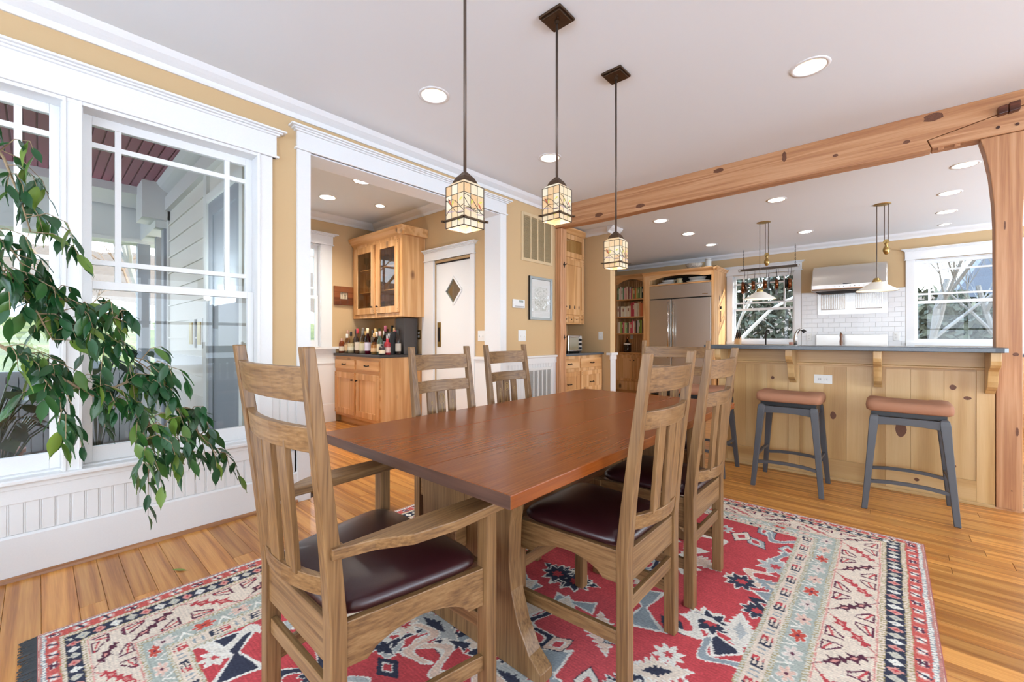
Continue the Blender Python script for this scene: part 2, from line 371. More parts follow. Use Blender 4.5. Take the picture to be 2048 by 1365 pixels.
ceiling_plane('ceiling_side', -1.8, -.2, 3.5, 9.1, ZC, [])
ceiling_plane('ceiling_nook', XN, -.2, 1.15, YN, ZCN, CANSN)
# ---- walls
wl = mb()
T = -.2
for a in ((T, 0, YB, -2.8, 0, 2.95), (T, 0, -1.6, -.735, 0, 2.95), (T, 0, -2.8, -1.6, 0, .5), (T, 0, -2.8, -1.6, 2.4, 2.95), (T, 0, -.735, .966, 0, .455), (T, 0, -.735, .966, 2.352, 2.95), (T, 0, .966, 1.297, 0, 2.95),
          (T, 0, 1.297, 3.272, 2.471, 2.95), (T, 0, 3.272, 4.29, 0, 2.95)): wl.box(*a)
wall_left = struct('wall_left', wl, M['tan'])
wnw = mb()
for a in ((XN-.2, XN, 1.0, 1.78, 0, 3), (XN-.2, XN, 1.78, 2.537, 0, 1.01), (XN-.2, XN, 1.78, 2.537, 2.41, 3), (XN-.2, XN, 2.537, YN+.15, 0, 3)): wnw.box(*a)
wall_nook = struct('wall_nook_window', wnw, M['tan'])
wnf = mb()   # far wall of the nook with the door opening
for a in ((XN, -1.193, YN, YN+.15, 0, 3), (-.515, -.2, YN, YN+.15, 0, 3), (-1.193, -.515, YN, YN+.15, 2.093, 3)): wnf.box(*a)
wall_nook_far = struct('wall_nook_far', wnf, M['tan'])
struct('wall_nook_near', bx(XN, T, 1.0, 1.15, 0, 3), M['tan'])
struct('wall_behind_door', bx(-2.62, -.95, 4.1, 4.2, 0, 2.9), M['tan'])
# alcove for the hutch, and the short return wall
wa = mb(); wa.box(-.9, -.70, 3.6, 5.59, 0, 2.95); wa.box(-.70, 0.0, 4.29, 4.41, 0, 2.95)
struct('wall_alcove', wa, M['tan'])
struct('wall_return', bx(-1.62, .05, 5.59, 5.73, 0, ZC), M['tan'])
struct('wall_kitchen_left', bx(-1.8, -1.62, 5.59, 9.15, 0, 2.95), M['tan'])
wk = mb()
KW = [(.83, 1.84), (3.395, 4.405)]
for a in ((-1.8, .83, 9, 9.15, 0, 2.95), (1.84, 3.395, 9, 9.15, 0, 2.95), (4.405, XR, 9, 9.15, 0, 2.95)): wk.box(*a)
for a0, a1 in KW: wk.box(a0, a1, 9, 9.15, 0, 1.06); wk.box(a0, a1, 9, 9.15, 2.345, 2.95)
wall_kitchen = struct('wall_kitchen_back', wk, M['tan'])
wr = mb()
for a in ((XR, XR+.2, YB, -.9, 0, 2.95), (XR, XR+.2, 3.7, 5.2, 0, 2.95), (XR, XR+.2, 8.6, 9.15, 0, 2.95), (XR, XR+.2, -.9, 3.7, 0, .5), (XR, XR+.2, -.9, 3.7, 2.4, 2.95), (XR, XR+.2, 5.2, 8.6, 0, .5), (XR, XR+.2, 5.2, 8.6, 2.4, 2.95)): wr.box(*a)
struct('wall_right', wr, M['tan'])
wb = mb()
for a in ((T, .6, YB-.2, YB, 0, 2.95), (6.2, XR+.2, YB-.2, YB, 0, 2.95), (.6, 6.2, YB-.2, YB, 0, .5), (.6, 6.2, YB-.2, YB, 2.4, 2.95)): wb.box(*a)
struct('wall_rear', wb, M['tan'])
struct('roof', bx(-3.0, XR+.2, 3.5, 9.2, 2.98, 3.1).box(-.2, XR+.2, YB-.2, 3.5, 2.98, 3.1), M['roofgrey'])
struct('sun_block_slab_right', bx(XR+.2, 11.2, YB-.4, 9.4, 2.75, 2.85), M['porchwhite'])  # unseen slab added to keep the sun off the dining floor
# white frames in the off-camera window openings
for nm, y0, y1, k in (('window_5', -.9, 3.7, 4), ('window_6', 5.2, 8.6, 3)):
    m = mb().frame_x(y0, y1, .5, 2.4, XR-.02, XR+.1, .07)
    for i in range(1, k): yy_ = y0+(y1-y0)*i/k; m.box(XR, XR+.08, yy_-.05, yy_+.05, .5, 2.4)
    m.box(XR, XR+.08, y0, y1, 1.42, 1.48); struct(nm, m, M['white'])
m = mb().frame_y(.6, 6.2, .5, 2.4, YB-.1, YB+.02, .07)
for i in range(1, 5): xx = .6+5.6*i/5; m.box(xx-.05, xx+.05, YB-.08, YB, .5, 2.4)
m.box(.6, 6.2, YB-.08, YB, 1.42, 1.48); struct('window_7', m, M['white'])
# ---- crown mouldings
CR = [(0, .0), (.012, 0), (.02, .014), (.026, .028), (.05, .044), (.07, .06), (.082, .078), (.09, .09), (0, .09)]
struct('trim_1', mb().prism([(p, ZC-.09+z) for p, z in CR], 'y', YB, 4.28), M['white'])                     # left wall
struct('trim_2', mb().prism([(XN+p, ZCN-.09+z) for p, z in CR], 'y', 1.15, YN), M['white'])                # nook window wall
struct('trim_3', mb().prism([(YN-p, ZCN-.09+z) for p, z in CR], 'x', XN, -.2), M['white'])                 # nook far wall
struct('trim_4', mb().prism([(5.59-p, ZC-.09+z) for p, z in CR], 'x', -.36, .05), M['white'])              # return wall
struct('trim_5', mb().prism([(.05+p, ZC-.09+z) for p, z in CR], 'y', 5.5, 5.82), M['white'])
struct('trim_6', mb().prism([(YK-p, ZC-.09+z) for p, z in CR], 'x', -1.62, XR), M['white'])                # kitchen back wall
# ---- window wall: casings, header with cap, stool, apron, beadboard, base, shoe
def header(name, P, a0, a1, z0, z1, cap=.045, over=.05):
    """flat frieze board with a stepped cap; P maps (along, out, z) to world"""
    m = mb()
    def b(a, c, d0, d1, e, f):
        p, q = P(a, d0, e), P(c, d1, f); m.box(p[0], q[0], p[1], q[1], p[2], q[2])
    b(a0, a1, 0, .024, z0, z1-.02); b(a0-.012, a1+.012, 0, .036, z0, z0+.014)
    b(a0-.015, a1+.015, 0, .04, z1-.034, z1-.022); b(a0-over*.6, a1+over*.6, 0, .055, z1-.022, z1-.012); b(a0-over, a1+over, 0, .072, z1-.012, z1)
    return struct(name, m, M['white'], bevel=.002)
PX = lambda a, d, z: (d, a, z)
header('trim_7', PX, -.841, 1.072, 2.36, 2.541)
t = mb(); t.box(0, .02, .966, 1.047, .48, 2.36); t.box(0, .02, -.816, -.735, .48, 2.36); t.box(-.02, .02, .084, .147, .48, 2.36)
t.box(0, .026, .955, .972, .48, 2.36); t.box(0, .026, .137, .15, .48, 2.36); t.box(0, .026, .081, .094, .48, 2.36)
t.box(.0, .022, -.735, .966, 2.342, 2.36)
struct('trim_8', t, M['white'], bevel=.0015)
t = mb(); t.prism([(-.12, .455), (.045, .455), (.052, .462), (.052, .474), (.045, .481), (-.12, .481)], 'y', -.86, 1.085)
struct('trim_9', t, M['white'])                                                                   # stool
t = bx(0, .018, -.86, 1.085, .362, .455); t.box(0, .026, -.86, 1.085, .43, .455); struct('trim_10', t, M['white'], bevel=.002)
base = mb()
base.box(0, .02, -1.2, 1.206, .02, .202); base.prism([(0, .202), (.02, .202), (.012, .212), (0, .214)], 'y', -1.2, 1.206)
struct('baseboard_left', base, M['white'])
sh = mb(); sh.prism([(0, 0), (.036, 0), (.033, .012), (.026, .02), (0, .022)], 'y', -1.2, 1.206); struct('baseboard_shoe', sh, M['shoe'])
beads = struct('trim_11', bx(0, .006, -.86, 1.206, .21, .365), M['bead'])
def bead_boards(parent, P, a0, a1, z0, z1, pitch=.0515, d0=.006, d1=.0095):
    a = a0; me = None
    while a < a1-.02:
        e = min(a+pitch, a1); m = mb(); p, q = P(a+.0028, d0, z0), P(e-.0075, d1, z1); m.box(p[0], q[0], p[1], q[1], p[2], q[2])
        p, q = P(e-.0062, d0, z0), P(e-.0012, d1-.001, z1); m.box(p[0], q[0], p[1], q[1], p[2], q[2])
        m.build('bead_board', M['bead'], parent, bevel=.0018, seg=1); a += pitch
bead_boards(beads, PX, -.40, 1.206, .214, .362)
# wainscot between window and cased opening, and on the pier by the post
for nm, a0, a1 in (('trim_12', 1.047, 1.205), ('trim_13', 3.366, 4.29)):
    ws = mb(); ws.box(0, .006, a0, a1, .2, .93); w_ = struct(nm, ws, M['bead'])
    r_ = mb(); r_.box(0, .02, a0, a1, .845, .912); r_.prism([(0, .912), (.03, .912), (.04, .922), (.04, .936), (0, .94)], 'y', a0, a1)
    r_.build('chair_rail', M['white'], w_)
    if a0 > 3:
        mb().box(0, .02, a0, a1, .02, .2).build('base', M['white'], w_); mb().box(0, .03, a0, a1, 0, .02).build('shoe', M['shoe'], w_)
        bead_boards(w_, PX, a0, a1, .21, .845)
    else: bead_boards(w_, PX, a0, a1, .37, .845)
# cased opening to the nook
header('trim_14', PX, 1.203, 3.368, 2.471, 2.63)
t = mb(); t.box(0, .022, 1.205, 1.297, 0, 2.471); t.box(0, .022, 3.272, 3.366, 0, 2.471)
t.box(T-.02, T, 1.205, 1.297, 0, 2.471); t.box(T-.02, T, 3.272, 3.34, 0, 2.471); t.box(T-.02, T, 1.205, 3.34, 2.471, 2.60)
t.box(T, .012, 1.287, 1.2975, 0, 2.471); t.box(T, .012, 3.2715, 3.282, 0, 2.471); t.box(T, .012, 1.2975, 3.2715, 2.461, 2.4715)
struct('trim_15', t, M['white'], bevel=.0015)
# ---- windows: sashes, muntins and each pane
def window_unit(name, P, a0, a1, z0, z1, zm, mat_pane, side=.104, jamb=.1, rail=.08, prairie=True, stile=.038):
    w_ = thing(name, (0, 0, 0), None, None); w_['kind'] = 'structure'
    def B(m, a, c, d0, d1, e, f):
        p, q = P(a, d0, e), P(c, d1, f); return m.box(p[0], q[0], p[1], q[1], p[2], q[2])
    fr = mb(); B(fr, a0, a0+.008, -.16, 0, z0, z1); B(fr, a1-.008, a1, -.16, 0, z0, z1); B(fr, a0+.008, a1-.008, -.16, 0, z1-.008, z1); B(fr, a0+.008, a1-.008, -.16, -.02, z0, z0+.008)
    fr.build('window_frame', M['white'], w_)
    b0, b1 = a0+.008, a1-.008
    up = mb(); B(up, b0, b0+stile, -.125, -.09, zm, z1-.008); B(up, b1-stile, b1, -.125, -.09, zm, z1-.008); B(up, b0+stile, b1-stile, -.125, -.09, z1-.056, z1-.008); B(up, b0+stile, b1-stile, -.125, -.09, zm, zm+.022)
    us = up.build('upper_sash', M['white'], w_, bevel=.002)
    lo = mb(); B(lo, b0, b0+stile, -.088, -.053, z0+.008, zm+.022); B(lo, b1-stile, b1, -.088, -.053, z0+.008, zm+.022); B(lo, b0+stile, b1-stile, -.088, -.053, z0+.008, z0+.008+rail); B(lo, b0+stile, b1-stile, -.088, -.053, zm-.022, zm+.022)
    ls = lo.build('lower_sash', M['white'], w_, bevel=.002)
    g0, g1, h0, h1 = b0+stile, b1-stile, zm+.022, z1-.056
    cs = [g0, g0+side, g1-side, g1] if prairie else [g0, g1]; rs = [h0, h0+.105, h1-.105, h1] if prairie else [h0, h1]
    mu = .0135
    for c in cs[1:-1]: B(mb(), c-mu, c+mu, -.118, -.094, h0, h1).build('muntin', M['white'], w_)
    for c in rs[1:-1]: B(mb(), g0, g1, -.119, -.0935, c-mu, c+mu).build('muntin', M['white'], w_)
    for i in range(len(cs)-1):
        for j in range(len(rs)-1):
            e = lambda k, n_, s_: s_*mu if 0 < k < n_-1 else 0
            B(mb(), cs[i]+e(i, len(cs), 1), cs[i+1]-e(i+1, len(cs), 1), -.108, -.104, rs[j]+e(j, len(rs), 1), rs[j+1]-e(j+1, len(rs), 1)).build('pane', mat_pane, w_)
    B(mb(), g0, g1, -.072, -.068, z0+.008+rail, zm-.022).build('pane', mat_pane, w_)
    return w_
PXL = lambda a, d, z: (d, a, z)
window_unit('window_1', PXL, .147, .966, .481, 2.352, 1.432, M['glass'])
window_unit('window_2', PXL, -.735, .084, .481, 2.352, 1.432, M['glass'])
window_unit('window_3', lambda a, d, z: (XN+d, a, z), 1.78, 2.537, 1.03, 2.41, 1.70, M['glass'], side=.09)
PYK = lambda a, d, z: (a, YK-d, z)
window_unit('window_4', PYK, KW[0][0], KW[0][1], 1.075, 2.345, 1.69, M['glass'], side=.13, rail=.05, stile=.03)
window_unit('window_8', PYK, KW[1][0], KW[1][1], 1.075, 2.345, 1.695, M['glass'], side=.13, rail=.05, stile=.03)
for nm, (a0, a1) in zip(('trim_16', 'trim_17'), KW):
    header(nm, PYK, a0-.11, a1+.11, 2.35, 2.52, over=.045)
    t = mb(); t.box(a0-.1, a0, 8.98, 9, .93, 2.35); t.box(a1, a1+.1, 8.98, 9, .93, 2.35); t.box(a0-.1, a1+.1, 8.95, 9, 1.03, 1.075)
    t.build('casing', M['white'], bpy.data.objects[nm])
header('trim_18', lambda a, d, z: (XN+d, a, z), 1.62, 2.70, 2.41, 2.568, over=.06)
t = mb(); t.box(XN, XN+.02, 2.537, 2.69, 1.01, 2.41); t.box(XN, XN+.02, 1.64, 1.78, 1.01, 2.41); t.build('casing', M['white'], bpy.data.objects['trim_18'])
t = mb(); t.box(XN-.1, XN+.06, 1.58, 2.785, 1.0, 1.028); t.box(XN, XN+.025, 1.62, 2.735, .945, 1.0); t.build('sill', M['white'], bpy.data.objects['trim_18'])
# nook wainscot
ws = mb(); ws.box(XN, XN+.012, 1.15, 2.74, .2, .945); ws.box(XN, XN+.022, 1.15, 2.74, .80, .815); w_ = struct('trim_19', ws, M['bead'])
mb().box(XN, XN+.025, 1.15, 2.74, .0, .25).build('base', M['white'], w_, bevel=.004)
ws = mb(); ws.box(-.439, T, YN-.012, YN, .0, .93); ws.box(-.439, T, YN-.035, YN, .905, .935); ws.box(-.439, T, YN-.02, YN, 0, .2); struct('trim_20', ws, M['bead'])
# return wall: chair rail end block and white end
t = mb(); t.box(.05, .062, 5.585, 5.735, 0, .9); t.box(-.0, .085, 5.56, 5.76, .895, .93); t.box(.05, .07, 5.57, 5.75, .83, .895); struct('trim_21', t, M['white'], bevel=.003)
# door in the nook: header, casing, panel with a diamond light, pull plate
header('trim_22', lambda a, d, z: (a, YN-d, z), -1.43, -.44, 2.12, 2.262, over=.05)
t = mb(); t.box(-1.433, -1.193, YN-.02, YN, 0, 2.12); t.box(-.515, -.439, YN-.02, YN, 0, 2.12); t.box(-1.26, -1.185, YN-.028, YN, 0, 2.12)
t.build('casing', M['white'], bpy.data.objects['trim_22'], bevel=.002)
dr = thing('door_1', (0, 0, 0), None, None); dr['kind'] = 'structure'
cx, cz, hw, hh = -.86, 1.725, .155, .17
m = mb(); y0, y1 = YN+.03, YN+.07; X0, X1, Z0, Z1 = -1.193, -.515, .01, 2.078
dia = [(cx-hw, cz), (cx, cz-hh), (cx+hw, cz), (cx, cz+hh)]; cor = [(X0, Z0), (X1, Z0), (X1, Z1), (X0, Z1)]
mids = [(X0, cz), (cx, Z0), (X1, cz), (cx, Z1)]
for k in range(4):
    quad = [mids[k], cor[k], mids[(k+1) % 4], dia[(k+1) % 4], dia[k]]
    m.prism(quad, 'y', y0, y1)
m.build('door_panel', M['white'], dr)
fr = mb()
for k in range(4):
    p, q = dia[k], dia[(k+1) % 4]; fr.bar((p[0], y0-.004, p[1]), (q[0], y0-.004, q[1]), .022, .012, up=(0, 1, 0))
fr.build('diamond_frame', M['white'], dr)
mb().prism(dia, 'y', y0+.015, y0+.02).build('diamond_pane', M['cabglass'], dr)
pl = bx(-1.168, -1.10, y0-.006, y0, 1.035, 1.345).build('pull_plate', M['brassdull'], dr, bevel=.002)
bx(-1.15, -1.118, y0-.008, y0-.005, 1.1, 1.28).build('pull_recess', M['iron'], pl, world=True)
bx(-1.193, -.515, YN+.02, YN+.08, 2.078, 2.093).build('track', M['slot'], dr)
# ---- heart-pine timber frame
bm_ = thing('timber_beam', (0, 4.28, 2.505), 'long rough-sawn pine beam under the ceiling with scarf joint', 'beam')
def wob(a, b, z, n, amp, seed):
    r = random.Random(seed); return [(a+(b-a)*i/n, z+r.uniform(-amp, amp)) for i in range(n+1)]
low = wob(.0, 3.3, 2.508, 12, .004, 2)
mb().prism(low+[(3.331, 2.511), (3.307, 2.578), (3.64, 2.647), (4.05, 2.735), (4.03, 2.775), (0, 2.775)], 'y', 4.28, 4.405).build('beam_length', M['timber_x'], bm_, bevel=.004)
mb().prism([(3.336, 2.511), (XR, 2.50), (XR, 2.775), (4.036, 2.775), (4.056, 2.731), (3.64, 2.643), (3.314, 2.575)], 'y', 4.281, 4.404).build('scarfed_length', M['timber_x'], bm_, bevel=.004)
wedge = mb(); wedge.hexa([(3.642, 4.235, 2.628), (3.69, 4.235, 2.634), (3.69, 4.30, 2.634), (3.642, 4.30, 2.628)], [(3.642, 4.24, 2.682), (3.69, 4.24, 2.69), (3.69, 4.30, 2.69), (3.642, 4.30, 2.682)])
wedge.hexa([(3.692, 4.235, 2.630), (3.742, 4.235, 2.637), (3.742, 4.30, 2.637), (3.692, 4.30, 2.630)], [(3.692, 4.24, 2.695), (3.742, 4.24, 2.70), (3.742, 4.30, 2.70), (3.692, 4.30, 2.695)])
wm = wood('dark_wedge_wood', '3c1f14', '50291a', '6b3a26', 'x', .35, fine=.2); wedge.build('joint_wedge', wm, bm_, bevel=.006)
for x, z in ((3.648, 2.559), (3.732, 2.553)): mb().lathe([(.0095, -.006), (.0095, .02)], (x, 4.28, z), 10, axis='y').build('peg', wm, bm_)
for x in (3.381, 3.461): bx(x-.014, x+.014, 4.29, 4.32, 2.492, 2.53).build('peg_end', M['timber_z'], bm_)
for i, (x, z, r1, r2) in enumerate(((1.9, 2.73, .045, .02), (.62, 2.56, .05, .024), (1.12, 2.56, .05, .022), (2.43, 2.71, .016, .045), (2.78, 2.62, .018, .012), (3.2, 2.60, .02, .013), (3.34, 2.735, .05, .03))):
    pts = [(x+r1*math.cos(2*math.pi*k/12)*(1+.2*math.sin(3*k)), z+r2*math.sin(2*math.pi*k/12)) for k in range(12)]
    mb().prism(pts, 'y', 4.2785, 4.2815).build('knot', M['knot'], bm_)
po = thing('timber_post', (3.70, 4.35, 0), 'tall pine post with flared top at the end of the kitchen island', 'post')
L_ = [(3.640, 0), (3.640, 1.0), (3.637, 1.9), (3.632, 2.05), (3.616, 2.25), (3.594, 2.4), (3.570, 2.508)]
R_ = [(3.828, 2.508), (3.80, 2.4), (3.775, 2.25), (3.762, 2.05), (3.757, 1.9), (3.757, 0)]
mb().prism(L_+R_, 'y', 4.29, 4.41).build('post_shaft', M['timber_z'], po, bevel=.005)
mb().box(3.632, 3.765, 4.282, 4.29, 0, .012).build('post_shoe', M['shoe'], po)
for x, z, rx_, rz_ in ((3.727, 1.04, .014, .012), (3.733, .53, .007, .03), (3.71, .135, .004, .004), (3.68, 1.9, .004, .03)):
    mb().prism([(x+rx_*math.cos(2*math.pi*k/10), z+rz_*math.sin(2*math.pi*k/10)) for k in range(10)], 'y', 4.2885, 4.2915).build('knot', M['knot'], po)
po2 = thing('timber_post', (.043, 4.35, 0), 'slim pine post against the wall between the picture and the hutch', 'post')
r = random.Random(8); edge = [(.086+r.uniform(-.006, .006), z) for z in np.linspace(0, 2.505, 14)]
mb().prism([(0, 0)]+edge+[(0, 2.505)], 'y', 4.29, 4.41).build('post_shaft', M['timber_z'], po2, bevel=.006)
for z in (2.06, 1.155):
    hk = mb(); hk.prism([(4.335, z), (4.362, z+.035), (4.362, z+.012), (4.375, z), (4.362, z-.012), (4.362, z-.035)], 'x', .086, .094); hk.tube([(.09, 4.36, z), (.118, 4.36, z), (.124, 4.36, z+.015)], .0035, 6)
    hk.build('iron_hook', M['iron'], po2)
# ================================================================ DINING FURNITURE
inlay = plain('maple_inlay', 'c8a567', .4)
def rail(m, hw, z0, z1, yf, bow, th=.02, n=10):
    rings = []
    for i in range(n+1):
        x = -hw+2*hw*i/n; o_ = bow*(1-(x/hw)**2)
        rings.append([(x, yf(z0)-o_-th/2, z0), (x, yf(z0)-o_+th/2, z0), (x, yf(z1)-o_+th/2, z1), (x, yf(z1)-o_-th/2, z1)])
    return m.loft(rings)
def arched(m, axis, a0, a1, c0, c1, z0, z1, rise, e=.05):
    n = 14; low = []
    for i in range(n+1):
        t_ = i/n; a = a0+e*(1 if a1 > a0 else -1)+(a1-a0-2*e*(1 if a1 > a0 else -1))*t_; low.append((a, z0+rise*math.sin(math.pi*t_)**.6))
    return m.prism([(a0, z0)]+low+[(a1, z0), (a1, z1), (a0, z1)], axis, c0, c1)
def chair(name, label, arm=False):
    c = thing(name, (0, 0, 0), label, 'chair', 'oak dining chairs round the table')
    H = 1.118 if arm else 1.09; xt = .235 if arm else .1925; xr, xf = (.208, .29) if arm else (.1925, .22); yr, yf_ = (-.208, .22) if arm else (-.21, .215)
    rec = .078
    def yb(z): return yr-(0 if z < .46 else rec*((z-.46)/(H-.46))**1.15)
    P = .021
    for s in (-1, 1):
        rings = []
        for z in (0, .2, .46, .6, .75, .9, 1.02, H):
            k = 1-.34*max(0, (z-.46)/(H-.46)); x = s*(xr+(xt-xr)*max(0, (z-.46)/(H-.46))); y = yb(z)
            rings.append([(x-P*k, y-P*k, z), (x+P*k, y-P*k, z), (x+P*k, y+P*k, z), (x-P*k, y+P*k, z)])
        mb().loft(rings).build('back_post', M['oak_z'], c, bevel=.003, world=False)
    ft = .625 if arm else .455
    for s in (-1, 1): mb().box(s*xf-P, s*xf+P, yf_-P, yf_+P, 0, ft).build('front_leg', M['oak_z'], c, bevel=.003, world=False)
    ix = xr-P*.8+(xt-xr)*.6
    rail(mb(), xt-P*.66+.004, H-.125, H-.045, yb, .03).build('crest_rail', M['oak_x'], c, bevel=.002, world=False)
    rail(mb(), ix+.004, H-.245, H-.185, yb, .03).build('back_rail', M['oak_x'], c, bevel=.002, world=False)
    rail(mb(), xr-P*.9+.006, .52, .568, yb, .045).build('lower_back_rail', M['oak_x'], c, bevel=.002, world=False)
    sw = .06 if arm else .052; gp = .083 if arm else .072
    for i, x in enumerate((-gp, 0, gp)):
        rings = []
        for z in np.linspace(.56, H-.225, 6):
            f = (z-.56)/(H-.225-.56); bow = .045*(1-f)+.03*f; y = yb(z)-bow*(1-(x/ix)**2)
            rings.append([(x-sw/2, y-.007, z), (x+sw/2, y-.007, z), (x+sw/2, y+.007, z), (x-sw/2, y+.007, z)])
        s_ = mb().loft(rings).build('slat', M['oak_z'], c, bevel=.0015, world=False)
        il = mb()
        def fy(z):
            f = (z-.56)/(H-.225-.56); bow = .045*(1-f)+.03*f; return yb(z)-bow*(1-(x/ix)**2)+.0073
        zt = H-.30
        il.tube([(x, fy(z), z) for z in np.linspace(.60, zt-.02, 6)], .0012, 5)
        if x == 0:
            il.tube([(x+.017*math.sin(a), fy(zt)+.0, zt+.012+.03*math.cos(a)) for a in np.linspace(0, 2*math.pi, 17)], .0013, 5)
            il.tube([(x+.009*math.sin(a), fy(zt), zt+.012+.016*math.cos(a)) for a in np.linspace(.5, 2*math.pi-.5, 11)], .0012, 5)
        else:
            il.tube([(x+a, fy(zt), zt-.018-abs(a)*.5) for a in (-.015, 0, .015)], .0012, 5); il.tube([(x+.006*math.sin(a), fy(zt), zt-.005+.010*math.cos(a)) for a in np.linspace(0, 2*math.pi, 9)], .0011, 5)
        il.build('inlay', inlay, s_, world=False)
    # seat frame
    mb().box(-xr+P, xr-P, yr-.013, yr+.013, .355, .46).build('rear_seat_rail', M['oak_x'], c, bevel=.002, world=False)
    arched(mb(), 'y', -xf+P, xf-P, yf_-.012, yf_+.012, .37, .455, .03).build('front_seat_rail', M['oak_x'], c, bevel=.002, world=False)
    for s in (-1, 1):
        m = mb(); arched(m, 'x', yr+P, yf_-P, -.011, .011, .345 if arm else .35, .455, .05)
        m.v = [(s*(xr+(xf-xr)*(y-yr)/(yf_-yr))+x, y, z) for x, y, z in m.v]
        m.build('side_seat_rail', M['oak_y'], c, bevel=.002, world=False)
        zz = .15
        m = mb(); m.box(-.009, .009, yr+P, yf_-P, zz, zz+.045); m.v = [(s*(xr+(xf-xr)*(y-yr)/(yf_-yr))+x, y, z) for x, y, z in m.v]
        m.build('side_stretcher', M['oak_y'], c, bevel=.002, world=False)
    mb().box(-xr+P, xr-P, yr-.009, yr+.009, .255, .30).build('rear_stretcher', M['oak_x'], c, bevel=.002, world=False)
    mb().box(-xf+P, xf-P, yf_-.009, yf_+.009, .255, .30).build('front_stretcher', M['oak_x'], c, bevel=.002, world=False)
    # leather pad
    rings = []; n = 40
    for k, (ins, z) in enumerate(((.006, .452), (-.004, .462), (-.006, .474), (.004, .487), (.03, .497), (.075, .505), (.13, .508), (.18, .509))):
        ring = []
        for i in range(n):
            a = 2*math.pi*i/n; ca, sa = math.cos(a), math.sin(a); e = .32
            u = math.copysign(abs(ca)**e, ca); v = math.copysign(abs(sa)**e, sa)
            hy = (yf_-yr)/2-ins-.004; y = (yf_+yr)/2+v*hy; hw_ = (xr+(xf-xr)*(y-yr)/(yf_-yr))-P*.2-ins
            ring.append((u*hw_, y, z))
        rings.append(ring)
    # notch the pad round the rear posts
    rings = [[(x*(.82 if y < yr+.03 and abs(x) > xr-.03 else 1), y, z) for x, y, z in r_] for r_ in rings]
    o = mb().loft(rings).build('seat_pad', M['leather'], c, smooth=True, world=False)
    if arm:
        for s in (-1, 1):
            pts = [(s*.205, -.232), (s*.244, -.232), (s*.27, -.14), (s*.318, -.06), (s*.338, .06), (s*.334, .262), (s*.25, .262), (s*.236, .0), (s*.232, -.2), (s*.205, -.2)]
            mb().prism(pts, 'z', .625, .653).build('armrest', M['oak_y'], c, bevel=.003, world=False)
    return c
GR = None
sc0 = chair('side_chair', 'oak side chair on the window side, before the bar cabinet')
sc0.location = (1.535, 1.486, 0); sc0.rotation_euler.z = R(-90)
for (x, y, rz, lab) in ((1.405, 2.16, -90, 'oak side chair on the window side, in front of the wall vents'),
                        (2.265, 1.44, 90, 'oak side chair tucked under the near right edge of the table'),
                        (2.265, 2.035, 90, 'oak side chair at the right of the table, in front of the bar stools')):
    c = copy_tree(sc0); c.location = (x, y, 0); c.rotation_euler.z = R(rz); c['label'] = lab
ac = chair('dining_armchair', 'large oak armchair with dark leather seat in the foreground', arm=True); ac.location = (1.912, .68, 0.012)
c = copy_tree(ac); c.location = (1.93, 2.83, 0.012); c.rotation_euler.z = R(180); c['label'] = 'oak armchair at the far end of the table before the refrigerator'
for o in bpy.data.objects:
    if o.name.startswith('side_chair'): o.location.z = .012
# ---- trestle table
tb = thing('dining_table', (1.886, 1.78, .012), 'long red-brown oak trestle dining table with plank top', 'table')
xs_ = [1.362, 1.70, 2.06, 2.41]
for i in range(3): bx(xs_[i]+(.0004 if i else 0), xs_[i+1]-(.0004 if i < 2 else 0), .775, 2.79, .7235, .7605).build('tabletop_board', M['top'], tb, bevel=.0025)
bx(1.363, 2.409, .7742, .776, .7245, .7595).build('shaded_end_grain', M['topend'], tb); bx(1.363, 2.409, 2.789, 2.7908, .7245, .7595).build('shaded_end_grain', M['topend'], tb)
for y in (1.12, 2.445):
    cxs = 1.876; prof = [(.30, .70), (.27, .60), (.25, .48), (.245, .36), (.255, .26), (.285, .16), (.335, .075), (.385, .035), (.385, .0)]
    pts = [(cxs+a, .012+z) for a, z in prof]+[(cxs-a, .012+z) for a, z in reversed(prof)]
    sl = mb().prism(pts, 'y', y-.032, y+.032).build('trestle_leg', M['oak_z'], tb, bevel=.004)
    bx(cxs-.42, cxs+.42, y-.045, y+.045, .69, .7235).build('cleat', M['oak_x'], tb, bevel=.004)
    for s in (-1, 1): bx(cxs-.03, cxs+.03, y+s*.034, y+s*.09, .36, .47).build('through_tenon', M['oak_y'], tb, bevel=.004)
bx(1.853, 1.899, 1.15, 2.415, .35, .48).build('stretcher', M['oak_y'], tb, bevel=.003)
